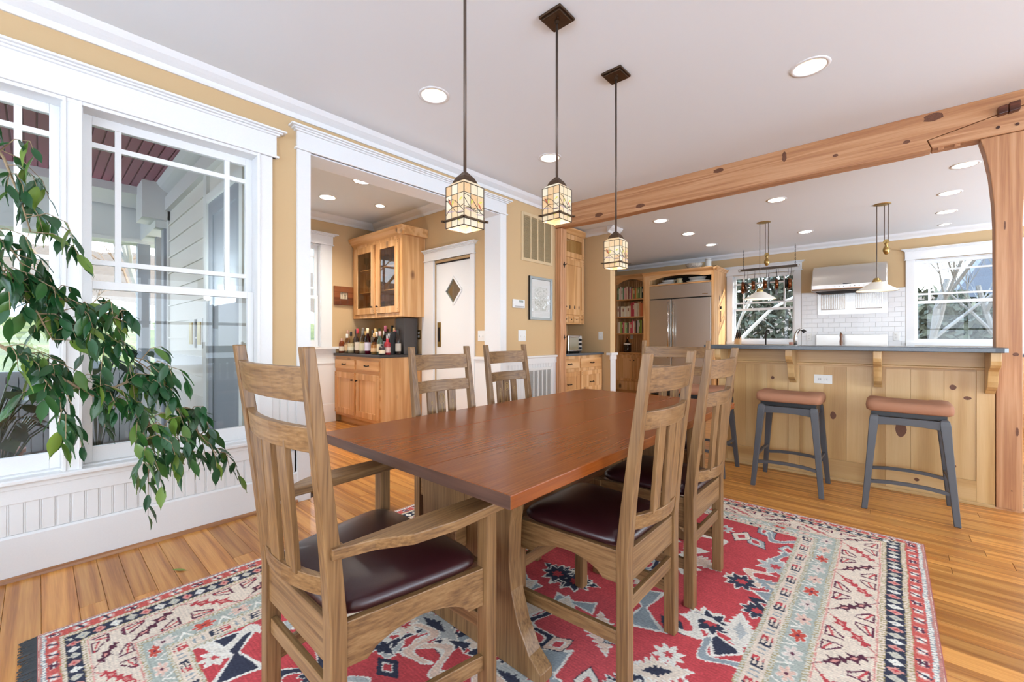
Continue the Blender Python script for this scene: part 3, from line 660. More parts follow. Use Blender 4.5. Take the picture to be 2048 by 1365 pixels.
# ---- bar stools
def stool(label):
    s = thing('bar_stool', (0, 0, 0), label, 'stool', 'bar stools along the island')
    rings = []; n = 48
    for ins, z in ((.012, .655), (.0, .664), (-.003, .69), (0, .715), (.012, .728), (.04, .733), (.1, .734)):
        ring = []
        for i in range(n):
            a = 2*math.pi*i/n; ca, sa = math.cos(a), math.sin(a); e = .25
            ring.append((math.copysign(abs(ca)**e, ca)*(.212-ins), math.copysign(abs(sa)**e, sa)*(.168-ins), z-.012*(1-abs(ca)**2)*(z > .7)))
        rings.append(ring)
    mb().loft(rings).build('seat_cushion', M['suede'], s, smooth=True, world=False)
    mb().box(-.18, .18, -.14, .14, .625, .658).build('seat_plate', M['black'], s, world=False)
    for sx in (-1, 1):
        for sy in (-1, 1):
            t_, b_ = Vector((sx*.168, sy*.158, 0)), Vector((sx*.2175, sy*.2175, 0))
            rings = []
            for z, w_ in ((0, .016), (.3, .019), (.52, .023), (.60, .025), (.625, .022), (.635, .014)):
                p = b_.lerp(t_, z/.62 if z < .62 else 1); q = .8
                rings.append([(p.x-w_, p.y-w_*q, z), (p.x+w_, p.y-w_*q, z), (p.x+w_, p.y+w_*q, z), (p.x-w_, p.y+w_*q, z)])
            mb().loft(rings).build('leg', M['stoolmetal'], s, bevel=.004, world=False)
    for sy in (-1, 1):
        m = mb(); rings = []
        for i in range(9):
            x = -.16+.32*i/8; k = 1-(x/.16)**2; rings.append([(x, sy*.16-.011, .565+.012*k), (x, sy*.16+.011, .565+.012*k), (x, sy*.16+.011, .622), (x, sy*.16-.011, .622)])
        m.loft(rings).build('apron', M['stoolmetal'], s, bevel=.002, world=False)
        m = mb(); m.tube([(-.2, sy*.198, .185), (-.1, sy*.198, .199), (0, sy*.198, .203), (.1, sy*.198, .199), (.2, sy*.198, .185)], .015, 4).build('footrail', M['stoolmetal'], s, world=False)
    for sx in (-1, 1):
        mb().box(sx*.166-.01, sx*.166+.01, -.14, .14, .57, .62).build('apron', M['stoolmetal'], s, bevel=.002, world=False)
        mb().tube([(sx*.194, -.195, .24), (sx*.194, 0, .252), (sx*.194, .195, .24)], .013, 4).build('footrail', M['stoolmetal'], s, world=False)
    return s
s0 = stool('charcoal bar stool with rust seat nearest the tall post'); s0.location = (3.197, 3.93, 0)
for x, lab in ((2.527, 'charcoal bar stool with rust seat below the island outlet'), (1.877, 'charcoal bar stool mostly hidden behind the dining chairs')):
    c = copy_tree(s0); c.location = (x, 3.935, 0); c['label'] = lab
# ---- area rug: woven pattern worked out thread by thread
def make_rug():
    X0, X1, Y0, Y1 = .675, 3.245, .0, 3.255; st = .004
    nx, ny = int((X1-X0)/st), int((Y1-Y0)/st)
    rs = np.random.RandomState(3)
    gx, gy = np.meshgrid(np.linspace(0, X1-X0, nx), np.linspace(0, Y1-Y0, ny)); W, H = X1-X0, Y1-Y0
    def fbm(k, seed):
        r_ = np.random.RandomState(seed); out = 0
        for o_ in range(3):
            q = max(2, int(k*2**o_)); g = r_.rand(q+2, q+2)
            u = np.linspace(0, q, ny); v = np.linspace(0, q, nx); i = u.astype(int); j = v.astype(int); fu = (u-i)[:, None]; fv = (v-j)[None]
            out = out+(g[i][:, j]*(1-fu)*(1-fv)+g[i+1][:, j]*fu*(1-fv)+g[i][:, j+1]*(1-fu)*fv+g[i+1][:, j+1]*fu*fv)*.5**o_
        return out/1.75-.5
    jx = gx+fbm(40, 1)*.012+rs.randn(ny, nx)*.0012; jy = gy+fbm(40, 2)*.012+rs.randn(ny, nx)*.0012
    BX, BY = .53, .375
    ex = np.minimum(jx, W-jx)/BX; ey = np.minimum(jy, H-jy)/BY
    s = np.minimum(ex, ey); onx = ex < ey                      # s: 0 at the edge, 1 at the field; onx: in the long side borders
    along = np.where(onx, jy, jx); Bw = np.where(onx, BX, BY)
    C = lambda h: np.array(lin(h))
    col = np.zeros((ny, nx, 3)); cream, red, navy, green, pink, grey, white, plum, olive = map(C, ('e9d8c4', 'ca5054', '3d4050', 'b3b9ae', 'dd9c90', '9aa3a6', 'efe9dd', '6a3a4c', 'b2a173'))
    col[:] = cream
    def put(mask, c): col[mask] = c
    def band(a, b): return (s >= a) & (s < b)
    def loc(a, b, per, ph=0):                                  # local coordinates inside a band: t in [-1,1] across, p in [-1,1] along, k the repeat
        t_ = (s-(a+b)/2)/((b-a)/2); q = along/per+ph; k = np.floor(q); return t_, (q-k)*2-1, k.astype(int)
    def rope(a, b, c1, c2):
        m_ = band(a, b); t_, p_, k_ = loc(a, b, .016); put(m_, c1); put(m_ & (np.abs(p_+.4*t_) > .72), c2); put(m_ & (np.abs(t_) > .85), c2)
    put(band(0, .02), pink*.8); rope(.02, .05, white, grey)
    m_ = band(.05, .14); put(m_, C('d0645c')); t_, p_, k_ = loc(.05, .14, .075)
    put(m_ & (np.abs(p_) < .62) & (np.abs(t_) < .62), pink*1.05); put(m_ & (np.abs(p_) < .45) & (np.abs(t_+.2*np.sign(p_)) < .4) & (np.abs(p_) > .12), white)
    put(m_ & (np.abs(p_-.3*t_) < .13) & (np.abs(t_) < .75), navy*1.2); put(m_ & (k_ % 3 == 0) & (np.abs(np.abs(t_)-.35) < .18) & (np.abs(p_) < .5), plum)
    rope(.14, .178, cream*.95, olive)
    m_ = band(.178, .285); put(m_, navy); t_, p_, k_ = loc(.178, .285, .046); d_ = np.abs(t_)*.95+np.abs(p_)*1.0
    dm = m_ & (d_ < .86); cc = np.where((k_ % 3 == 0)[..., None], pink, np.where((k_ % 3 == 1)[..., None], white, C('cfc9b8'))); col[dm] = cc[dm]
    put(m_ & (d_ < .34) & (k_ % 3 == 0), red); put(m_ & (d_ < .16) & (k_ % 3 != 0), grey)
    rope(.285, .318, cream, olive)
    a, b = .318, .648; m_ = band(a, b); t_, p_, k_ = loc(a, b, .20); sg = np.where(k_ % 2 == 0, 1, -1); q = p_*sg
    zig = t_-(q*2-0)*.0; 
    put(m_ & (np.abs(np.abs(t_-q*1.0)-.0) < .045), pink); put(m_ & (np.abs(t_-q) < .018), plum)
    put(m_ & (np.abs(np.abs(t_)-.92) < .03), pink)
    # little outlined triangles
    for (tt, pp, o_) in ((-.55, .55, 1), (.55, -.55, -1)):
        u = (t_-tt)*o_; v = (q-pp)*o_; tri = (u > -.28) & (v < .28) & (v-u > -.36) & (v > -.42) & (u < .42)
        inn = (u > -.20) & (v < .20) & (v-u > -.24); put(m_ & tri & ~inn, plum); put(m_ & inn & (np.abs(u-v*.4+.02) < .05), red)
    # birds: crossed lozenges with wings, red and plum in turn
    for (tt, pp) in ((.30, .30), (-.30, -.30)):
        u = t_-tt-.0; v = q-pp; r1 = (u+v)*.7; r2 = (u-v)*.7
        body = (np.abs(r1)*.9+np.abs(r2)*1.9 < .36) | ((np.abs(r2+.0)*.8+np.abs(r1-.06)*2.6 < .27)) | ((np.abs(r1-.40)+np.abs(r2) < .10)) | ((np.abs(r1+.36)*1.2+np.abs(np.abs(r2)-.10)*1.1 < .13))
        ring_ = (np.abs(r1)*.9+np.abs(r2)*1.9 < .15); cc = np.where((k_ % 2 == 0)[..., None], red*.9, plum*.75); mm = m_ & body; col[mm] = cc[mm]; put(m_ & ring_, pink)
    rope(.648, .68, C('d6d2c2'), olive)
    m_ = band(.68, .83); put(m_, green); t_, p_, k_ = loc(.68, .83, .125); th = np.arctan2(t_, p_); rr = np.hypot(t_*.95, p_*1.05)
    pet = rr < .28+.42*np.abs(np.cos(3*th)); cc = np.where((k_ % 3 == 0)[..., None], C('cf5a4c'), np.where((k_ % 3 == 1)[..., None], C('e6c3b0'), C('e2d3c6'))); mm = m_ & pet & (rr < .72); edge_ = m_ & (rr < .36+.44*np.abs(np.cos(3*th))) & (rr < .8); put(edge_, white*.9); col[mm] = cc[mm]
    put(m_ & (rr < .14), plum); put(m_ & (np.abs(np.abs(p_)-.97+.3*t_) < .07), white)
    rope(.83, .858, C('d6d2c2'), olive)
    m_ = band(.858, .972); t_, p_, k_ = loc(.858, .972, .135); put(m_, cream*.98)
    sq = (np.abs(t_) < .62) & (np.abs(p_) < .5); cut = ((np.abs(t_-.25) < .16) & (p_ > -.3) & (p_ < .3) | (np.abs(t_+.3) < .16) & (p_ > -.34)); put(m_ & sq & ~cut & (p_ > .08), red); put(m_ & sq & ~cut & (p_ <= .08), navy)
    put(m_ & (np.abs(np.abs(p_)-.82) < .05) & (np.abs(t_) < .5), grey)
    rope(.972, 1.0, C('d6d2c2'), olive)
    # field with mirrored, serrated motifs
    f = s >= 1.0; ab = fbm(3, 5)[:, :1]*.0+np.repeat((np.random.RandomState(9).rand(ny, 1)-.5), nx, 1)*.10+fbm(9, 6)*.25
    base_ = red[None, None]*(1+ab[..., None]*1.1); base_[..., 1:] += np.maximum(0, fbm(5, 8))[..., None]*.06; col[f] = base_[f]
    cx_, cy_ = W/2, H/2; mx_ = np.abs(jx-cx_); my_ = jy
    r_ = np.random.RandomState(21)
    def ser(u, v, L_, w_, n_):                                  # serrated leaf
        e_ = w_*(1-np.abs(u)/L_)*(1.0+.55*(np.abs(((u/L_*n_) % 1)-.5)*2-.5)); return (np.abs(u) < L_) & (np.abs(v) < e_)
    def star(u, v, r0, n_): th = np.arctan2(v, u); return np.hypot(u, v) < r0*(.55+.45*np.abs(((th/(2*np.pi)*n_) % 1)*2-1))
    mot = []
    for i in range(105):
        mot.append((r_.uniform(.0, W/2-BX+.03), r_.uniform(BY-.02, H-BY+.02), r_.uniform(0, np.pi), r_.randint(0, 5), r_.uniform(.6, 1.12)))
    pal = [navy, cream, grey, C('e9e2d4'), C('b9bcb8'), navy, C('e6c9b4')]
    for i, (px, py, an, ty, sc) in enumerate(mot):
        near = f & (np.abs(mx_-px) < .24) & (np.abs(my_-py) < .24)
        if not near.any(): continue
        u0 = mx_-px; v0 = my_-py; ca, sa = np.cos(an), np.sin(an); u = u0*ca+v0*sa; v = -u0*sa+v0*ca; a_ = pal[i % 7]; b_ = pal[(i*3+2) % 7]
        if ty == 0: put(near & ser(u, v, .135*sc, .066*sc, 5), white); put(near & ser(u, v, .125*sc, .057*sc, 5), a_); put(near & ser(u, v, .06*sc, .024*sc, 3), b_)
        elif ty == 1: put(near & star(u, v, .082*sc, 8), white); put(near & star(u, v, .07*sc, 8), a_); put(near & star(u, v, .026*sc, 6), red)
        elif ty == 2:
            hk = (np.abs(v-.045*np.sin(u*38)) < .017) & (np.abs(u) < .14*sc); put(near & (np.abs(v-.045*np.sin(u*38)) < .025) & (np.abs(u) < .15*sc), white); put(near & hk, a_)
        elif ty == 3: d1 = np.abs(u)+np.abs(v)*1.6; put(near & (d1 < .085*sc), navy*.9); put(near & (d1 < .076*sc), a_); put(near & (d1 < .045*sc), white); put(near & (d1 < .034*sc), red)
        else: put(near & ((np.abs(u) < .13*sc) & (np.abs(v) < .055*sc*np.abs(u)/.1+.012)), white); put(near & ((np.abs(u) < .12*sc) & (np.abs(v) < .045*sc*np.abs(u)/.1+.006)), a_)
    # weave tone
    col *= (1+rs.randn(ny, nx, 1)*.10+fbm(120, 11)[..., None]*.18); col *= (1+.07*np.sin(gy*2*np.pi/.012))[..., None]
    col = np.clip(col, .005, .95)
    rg = thing('area_rug', (1.96, 1.63, 0), 'red, cream and navy patterned oriental rug beneath the dining table', 'rug')
    v = np.stack([gx+X0-1.96, gy+Y0-1.63, .010+.0012*fbm(60, 12)], -1).reshape(-1, 3)
    idx = np.arange(nx*ny).reshape(ny, nx); q = np.stack([idx[:-1, :-1], idx[:-1, 1:], idx[1:, 1:], idx[1:, :-1]], -1).reshape(-1, 4)
    me = bpy.data.meshes.new('pile'); me.vertices.add(len(v)); me.vertices.foreach_set('co', v.ravel()); me.loops.add(q.size); me.loops.foreach_set('vertex_index', q.ravel())
    me.polygons.add(len(q)); me.polygons.foreach_set('loop_start', np.arange(0, q.size, 4)); me.update(calc_edges=True)
    at = me.color_attributes.new('weave', 'FLOAT_COLOR', 'POINT'); at.data.foreach_set('color', np.concatenate([col.reshape(-1, 3), np.ones((nx*ny, 1))], 1).astype(np.float32).ravel())
    m, n, b = nmat('woven_wool'); ca = N(n, 'ShaderNodeVertexColor'); ca.layer_name = 'weave'; n.links.new(ca.outputs[0], b.inputs['Base Color']); b.inputs['Roughness'].default_value = .95; b.inputs['Specular IOR Level'].default_value = .15
    me.materials.append(m); o = bpy.data.objects.new('pile', me); COL.objects.link(o); o.parent = rg
    bx(X0-.004, X1+.004, Y0-.002, Y1+.002, .001, .008).build('backing', plain('rug_edge_binding', 'b9706a', .9), rg)
    fr = mb(); r2 = random.Random(2); x = X0
    while x < X1:
        dx = r2.uniform(-.008, .008); L2 = r2.uniform(.035, .05); fr.bar((x, Y0, .006), (x+dx, Y0-L2, .003), .0035, .003); x += .0052
    fr.build('fringe', plain('navy_fringe', '4a4c4e', .9), rg, kind='stuff')
make_rug()
# ================================================================ LAMPS
# recessed ceiling lights
LBL = ['recessed ceiling light above the window wall, left of the front pendant', 'recessed ceiling light behind the middle pendant, near the cased opening', 'large recessed ceiling light in front of the beam, upper right',
       'kitchen recessed light nearest the flared post', 'second kitchen recessed light behind the flared post', 'third kitchen recessed light behind the flared post', 'small tilted recessed light by the right kitchen window', 'kitchen recessed light between the beam and the two pulley pendants',
       'kitchen recessed light closest to the beam on the hutch side', 'kitchen recessed light second from the beam toward the refrigerator', 'kitchen recessed light directly before the refrigerator', 'kitchen recessed light between the pot rack and the range hood']
LBN = ['recessed light in the bar nook nearest its window', 'recessed light in the bar nook close to the header', 'small recessed spot in the bar nook above the glass cabinet']
def can(cx, cy, r, z, label):
    t_ = thing('recessed_light', (cx, cy, z), label, 'light', 'recessed ceiling lights')
    mb().lathe([(r-.004, -.001), (r-.002, -.004), (r+.018, -.003), (r+.019, 0)], (cx, cy, z), 32, caps=False).build('trim_ring', M['white'], t_, smooth=True)
    mb().lathe([(r-.002, -.001), (r-.012, .05), (r-.024, .098)], (cx, cy, z), 32, caps=False).build('reflector', M['cone'], t_, smooth=True)
    mb().lathe([(.001, .098), (r-.024, .098)], (cx, cy, z), 24, caps=False).build('bulb', M['can'], t_)
    return t_
for (cx, cy, r), l in zip(CANS, LBL):
    can(cx, cy, r, ZC, l); area('can_lamp', (cx, cy, ZC+.06), (0, 0, 0), .1, .1, 1.2 if cy < 4.2 else 4.5, (1, .96, .9), 'DISK')
for (cx, cy, r), l in zip(CANSN, LBN):
    can(cx, cy, r, ZCN, l); area('can_lamp', (cx, cy, ZCN+.06), (0, 0, 0), .1, .1, 24, (1, .95, .87), 'DISK')
# leaded-glass pendants over the table
def pendant(loc_top, zb, label):
    x, y = loc_top; p = thing('glass_pendant', (x, y, ZC), label, 'pendant lamp', 'leaded glass pendants over the table')
    s = .0525; zt = zb+.163
    cp = mb(); cp.box(-.066, .066, -.066, .066, -.012, 0); cp.box(-.056, .056, -.056, .056, -.022, -.012); cp.v = [(a, b, c) for a, b, c in cp.v]
    cpo = cp.build('canopy', M['bronze'], p, bevel=.002, world=False)
    sc_ = mb(); 
    for q in ((-.02, .02), (.02, -.02)): sc_.lathe([(.004, -.027), (.004, -.022)], (q[0], q[1], 0), 8)
    sc_.build('screw', M['bronze'], cpo, world=False)
    zt_ = zt-ZC; zb_ = zb-ZC
    mb().tube([(0, 0, -.022), (0, 0, zt_+.055)], .0062, 10).build('rod', M['rod'], p, smooth=True, world=False)
    mb().lathe([(.012, 0), (.012, .016)], (0, 0, -.038), 12).build('rod_collar', M['bronze'], p, world=False)
    rf = mb(); rings = []
    for h, z in ((.036, .016), (.033, .026), (.026, .04), (.015, .053), (.008, .062)): rings.append([(-h, -h, zt_+z), (h, -h, zt_+z), (h, h, zt_+z), (-h, h, zt_+z)])
    rf.loft(rings).build('roof_cap', M['bronze'], p, world=False)
    # glass shoulder and side panes
    for k in range(4):
        Rm = Matrix.Rotation(k*math.pi/2, 3, 'Z')
        m = mb(); m.add([Rm @ Vector(q) for q in ((-s, -s, zt_), (s, -s, zt_), (.036, -.036, zt_+.017), (-.036, -.036, zt_+.017))], [(0, 1, 2, 3)]); m.build('shoulder_pane', M['stained'], p, world=False)
    rows = [0, .026, .072, .125, .163]; cols = [-s, -s/3, s/3, s]
    pane_mesh = {}
    for k in range(4):
        for i in range(3):
            for j in range(4):
                key = (i, j)
                if key not in pane_mesh:
                    m = bx(cols[i]+.0006, cols[i+1]-.0006, -s, -s+.002, rows[j]+.0006, rows[j+1]-.0006); o = m.build('glass_pane', M['stained'], p, world=False); pane_mesh[key] = o.data
                else:
                    o = bpy.data.objects.new('glass_pane', pane_mesh[key]); COL.objects.link(o); o.parent = p
                o.location = (0, 0, zb_); o.rotation_euler = (0, 0, k*math.pi/2)
    ld = mb()
    for k in range(4):
        Rm = Matrix.Rotation(k*math.pi/2, 3, 'Z')
        def L_(a, b, r_=.0011): ld.tube([Rm @ Vector((a[0], -s-.0004, zb_+a[1])), Rm @ Vector((b[0], -s-.0004, zb_+b[1]))], r_, 5)
        for c_ in cols[1:3]: L_((c_, 0), (c_, .163))
        for z in rows[1:4]:
            if z != .072 or k % 2: L_((-s, z), (s, z))
        L_((-s, 0), (s, 0), .0022); L_((-s, .163), (s, .163), .0016); L_((-s, 0), (-s, .163), .0022)
        if k < 4:
            rr = random.Random(k+int(zb*100))
            for a, b, h0 in ((.05, .09, .0), (.10, .045, .02), (.115, .065, -.01)):
                pts = []
                for t_ in np.linspace(0, 1, 9): pts.append(Rm @ Vector((-s+2*s*t_, -s-.0006, zb_+a+(b-a)*t_+.012*math.sin(t_*5+h0*80+k))))
                ld.tube(pts, .0012, 5)
    ld.build('lead_came', M['lead'], p, world=False)
    lf = mb(); tw = mb(); rd = mb()
    for k in range(4):
        Rm = Matrix.Rotation(k*math.pi/2, 3, 'Z')
        def pad(mm, cx, cz, a, L2, w2):
            pts = [(cx+math.cos(a)*u-math.sin(a)*v, -s-.0008, zb_+cz+math.sin(a)*u+math.cos(a)*v) for u, v in ((-L2, 0), (-L2*.3, w2), (L2*.4, w2*.8), (L2, 0), (L2*.4, -w2*.8), (-L2*.3, -w2))]
            mm.add([Rm @ Vector(q) for q in pts], [tuple(range(6))])
        pad(lf, .022, .028, 2.2, .012, .0042); pad(lf, -.012, .095, 1.0, .013, .0045); pad(lf, .035, .102, .5, .012, .004)
        pad(tw, -.025, .062, -.12, .03, .004); pad(tw, .03, .052, .12, .024, .003)
        if k % 2 == 0: pad(rd, -.028, .10, -1.0, .02, .0045)
        else: pad(rd, .03, .085, -.9, .016, .004)
    lf.build('leaf_glass', M['leafglass'], p, world=False); tw.build('branch_glass', M['twigglass'], p, world=False); rd.build('red_glass', M['redglass'], p, world=False)
    bd = mb(); e = .0635
    for k in range(4):
        Rm = Matrix.Rotation(k*math.pi/2, 3, 'Z'); bd.bar(Rm @ Vector((-e-.006, -e+.005, zb_+.029)), Rm @ Vector((e+.006, -e+.005, zb_+.029)), .009, .005)
    bd.build('band', M['bronze'], p, world=False)
    bd = bpy.data.lights.new('pendant_bulb', 'POINT'); bd.energy = 1.5; bd.color = (1, .82, .58); bd.shadow_soft_size = .03
    lo = bpy.data.objects.new('pendant_bulb', bd); COL.objects.link(lo); lo.location = (x, y, zb-.03)
pendant((1.849, 1.128), 1.581, 'leaded glass lantern pendant nearest the camera, rod leaving the frame')
pendant((1.849, 1.750), 1.737, 'leaded glass lantern pendant in the middle, hung highest')
pendant((1.849, 2.370), 1.578, 'leaded glass lantern pendant farthest away, before the hutch')
# pulley lamps over the kitchen
def pulley(x, y, zs, label):
    p = thing('pulley_lamp', (x, y, ZC), label, 'pendant lamp', 'brass pulley lamps in the kitchen')
    mb().lathe([(.005, -.02), (.02, -.018), (.06, -.008), (.085, -.004), (.085, 0)], (0, 0, 0), 24).build('canopy', M['brass'], p, smooth=True, world=False)
    z = zs-ZC; cw = -.52
    for dx, zb_ in ((-.05, z+.15), (.02, cw+.06), (.055, cw+.06)): mb().tube([(dx, 0, -.01), (dx, 0, zb_)], .0045, 6).build('cord', M['rod'], p, world=False)
    mb().lathe([(.004, -.1), (.02, -.085), (.035, -.05), (.032, -.02), (.018, 0), (.012, .02), (.02, .035), (.004, .06)], (.037, 0, cw), 14).build('counterweight', M['brass'], p, smooth=True, world=False)
    mb().lathe([(.03, 0), (.03, .008)], (.037, -.004, cw+.06), 14, axis='y').build('pulley_wheel', M['brass'], p, world=False)
    mb().lathe([(.012, .16), (.03, .15), (.042, .125), (.05, .10)], (-.05, 0, z), 18).build('socket_cup', M['brass'], p, smooth=True, world=False)
    mb().lathe([(.05, .105), (.065, .098), (.12, .06), (.2, .008), (.205, 0)], (-.05, 0, z), 30, caps=False).build('shade', M['shadewhite'], p, smooth=True, world=False)
    mb().lathe([(.001, .05), (.11, .05), (.196, .004)], (-.05, 0, z), 30, caps=False).build('shade_lining', M['shadecream'], p, smooth=True, world=False)
pulley(1.785, 6.807, 1.695, 'brass pulley lamp with pale cone shade before the pot rack')
pulley(3.04, 6.842, 1.725, 'brass pulley lamp with white cone shade before the range hood')
# ================================================================ KITCHEN, HUTCH, BAR NOOK
PY = lambda yf: (lambda a, d, z: (a, yf-d, z))            # fronts that face the camera (-y)
PXp = lambda xf: (lambda a, d, z: (xf+d, a, z))           # fronts that face +x
def BB(P, a, c, d0, d1, e, f, m=None):
    m = m or mb(); p, q = P(a, d0, e), P(c, d1, f); return m.box(p[0], q[0], p[1], q[1], p[2], q[2])
def leafdoor(par, P, a0, a1, z0, z1, name='door', glass=False, fw=.06, knob=None, pull=None, mats=('pine_z', 'pine_x'), pegs=True, th=.02):
    fr = mb(); BB(P, a0, a0+fw, 0, th, z0, z1, fr); BB(P, a1-fw, a1, 0, th, z0, z1, fr); BB(P, a0+fw, a1-fw, 0, th, z0, z0+fw, fr); BB(P, a0+fw, a1-fw, 0, th, z1-fw, z1, fr)
    d_ = fr.build(name, M[mats[0]], par, bevel=.002)
    if glass: BB(P, a0+fw, a1-fw, th*.4, th*.4+.003, z0+fw, z1-fw).build('pane', M['cabglass'], d_)
    else: BB(P, a0+fw, a1-fw, 0, th*.45, z0+fw, z1-fw).build('panel', M[mats[0]], d_)
    if pegs:
        pg = mb()
        for a in (a0+.018, a1-.018):
            for z in (z0+.016, z0+.042, z1-.016, z1-.042): BB(P, a-.004, a+.004, th, th+.0012, z-.004, z+.004, pg)
        pg.build('pegs', M['iron'], d_, kind='stuff')
    if knob:
        k = mb(); p = P(knob[0], th, knob[1]); q = P(knob[0], th+.022, knob[1]); k.tube([p, q], [.006, .010], 8); q2 = P(knob[0], th+.03, knob[1]); k.tube([q, q2], [.013, .009], 10); k.build('knob', M['iron'], d_)
    return d_
def drawer(par, P, a0, a1, z0, z1, mat='pine_x', pull=True, bead=.006):
    d_ = BB(P, a0, a1, 0, .016, z0, z1).build('drawer', M[mat], par, bevel=.003)
    if pull:
        ac_, zc_ = (a0+a1)/2, (z0+z1)/2; k = mb()
        k.tube([P(ac_-.045, .016, zc_+.004), P(ac_-.04, .036, zc_), P(ac_, .042, zc_-.004), P(ac_+.04, .036, zc_), P(ac_+.045, .016, zc_+.004)], [.007, .006, .0055, .006, .007], 7); k.build('pull', M['iron'], d_)
    return d_
# ---- island with raised bar
isl = thing('kitchen_island', (2.77, 4.62, 0), 'long knotty pine kitchen island with panelled front', 'island')
bx(1.90, 3.636, 4.302, 4.455, .0, 1.054).build('carcass', M['isle_z'], isl)
t = mb(); PI = PY(4.302)
stiles = [(1.90, 1.975), (2.457, 2.538), (3.006, 3.084), (3.551, 3.636)]
for i, (a, b) in enumerate(stiles): BB(PI, a, b, 0, .012, .02, .93).build('stile', M['isle_z'], isl, bevel=.002)
for (a, b) in ((1.975, 2.457), (2.538, 3.006), (3.084, 3.551)):
    BB(PI, a, b, 0, .012, .02, .165).build('bottom_rail', M['isle_x'], isl, bevel=.002); BB(PI, a, b, 0, .012, .915, .93).build('top_rail', M['isle_x'], isl)
    w3 = (b-a)/3; cuts = [a, a+w3*random.Random(int(a*50)).uniform(.8, 1.25), a+2*w3, b]
    for i in range(3): BB(PI, cuts[i]+.0005, cuts[i+1]-.0005, 0, .004, .165, .915).build('panel_board', M['isle_z'], isl, bevel=.001, seg=1)
t = mb(); BB(PI, 1.895, 3.618, .012, .032, .945, 1.054, t); BB(PI, 1.895, 3.624, .012, .042, .93, .945, t); t.build('apron', M['isle_x'], isl, bevel=.003)
BB(PI, 1.895, 3.636, 0, .026, 0, .022).build('toe_moulding', M['isle_x'], isl, bevel=.003)
for a, b, z, rx_, rz_ in ((2.74, 2.79, .52, .02, .03), (3.15, 3.19, .465, .032, .055), (3.42, 3.46, .80, .018, .018), (3.50, 3.52, .73, .02, .012), (2.33, 2.35, .80, .013, .014), (2.21, 2.23, .32, .012, .02), (3.44, 3.45, .245, .012, .012), (3.40, 3.41, .22, .008, .008), (3.25, 3.26, .11, .014, .012)):
    pts = [((a+b)/2+rx_*math.cos(2*math.pi*k/12), z+rz_*math.sin(2*math.pi*k/12)*(1+.12*math.sin(5*k))) for k in range(12)]
    mb().prism(pts, 'y', 4.2865 if z < .165 else 4.297, 4.30).build('knot', M['knot'], isl)
cb = [(4.288, 1.054), (4.035, 1.054), (4.035, 1.0), (4.043, .975), (4.065, .955), (4.10, .945), (4.125, .93), (4.14, .90), (4.15, .86), (4.17, .825), (4.20, .805), (4.235, .795), (4.255, .775), (4.288, .77)]
for x in (1.96, 2.497, 3.04, 3.61): mb().prism(cb, 'x', x-.024, x+.024).build('corbel', M['isle_z'], isl, bevel=.003)
top = [(1.86, 3.985), (3.60, 3.985), (3.64, 3.995), (3.66, 4.02), (3.665, 4.06), (3.665, 4.276), (3.63, 4.276), (3.63, 4.45), (1.86, 4.45)]
bt = mb().prism(top, 'z', 1.0545, 1.0865).build('bar_counter', M['stone'], None, bevel=.004); tag(bt, 'dark stone bar counter on top of the pine island', 'counter')
# outlet on the island front
def plate(name, label, P, a0, a1, z0, z1, kind, cat, mat='plastic'):
    o = thing(name, P((a0+a1)/2, 0, (z0+z1)/2), label, cat)
    BB(P, a0, a1, 0, .006, z0, z1).build('cover', M[mat], o, bevel=.002)
    w_, h_ = a1-a0, z1-z0
    if kind == 'duplex_h':
        for s in (-1, 1):
            c_ = (a0+a1)/2+s*w_*.17; r_ = BB(P, c_-.015, c_+.015, .006, .009, (z0+z1)/2-.02, (z0+z1)/2+.02).build('receptacle', M['plastic'], o, bevel=.001)
            for q in (-.006, .006): BB(P, c_+q-.0012, c_+q+.0012, .009, .0094, (z0+z1)/2-.008, (z0+z1)/2+.008).build('slot', M['slot'], r_)
    elif kind == 'outlet':
        for s in (-1, 1):
            c_ = (z0+z1)/2+s*h_*.2; r_ = BB(P, (a0+a1)/2-.016, (a0+a1)/2+.016, .006, .009, c_-.014, c_+.014).build('receptacle', M['plastic'], o, bevel=.001)
            for q in (-.006, .006): BB(P, (a0+a1)/2+q-.0012, (a0+a1)/2+q+.0012, .009, .0094, c_-.005, c_+.005).build('slot', M['slot'], r_)
    else:
        n_ = kind
        for i in range(n_):
            c_ = a0+w_*(i+.5)/n_; BB(P, c_-.005, c_+.005, .006, .016, (z0+z1)/2-.014, (z0+z1)/2+.006).build('toggle', M['plastic'], o, bevel=.001)
    return o
plate('wall_outlet', 'white double outlet set in the pine island front', PI, 2.637, 2.759, .773, .846, 'duplex_h', 'outlet')
# island work counter, gooseneck tap
o = bx(1.86, 3.6, 4.46, 5.1, .955, .985).build('island_worktop', M['stone'], None); tag(o, 'lower stone worktop behind the raised bar', 'worktop')
bx(1.9, 3.6, 4.456, 5.06, 0, .954).build('rear_cupboard', M['isle_z'], isl)
fa = thing('kitchen_faucet', (2.43, 4.9, .985), 'brushed nickel arched faucet behind the bar counter', 'faucet')
fp = [(2.425, 4.9, .985), (2.425, 4.9, 1.14), (2.432, 4.9, 1.19), (2.448, 4.9, 1.222), (2.468, 4.9, 1.232), (2.485, 4.9, 1.222)]
mb().tube(fp, [.016, .016, .015, .013, .012, .013], 12).build('spout', M['steel'], fa, smooth=True); mb().tube([(2.483, 4.9, 1.225), (2.50, 4.9, 1.203)], [.013, .018], 12).build('spray_head', M['pandark'], fa)
mb().lathe([(.022, 0), (.022, .01), (.016, .02)], (2.425, 4.9, .985), 14).build('collar', M['steel'], fa)
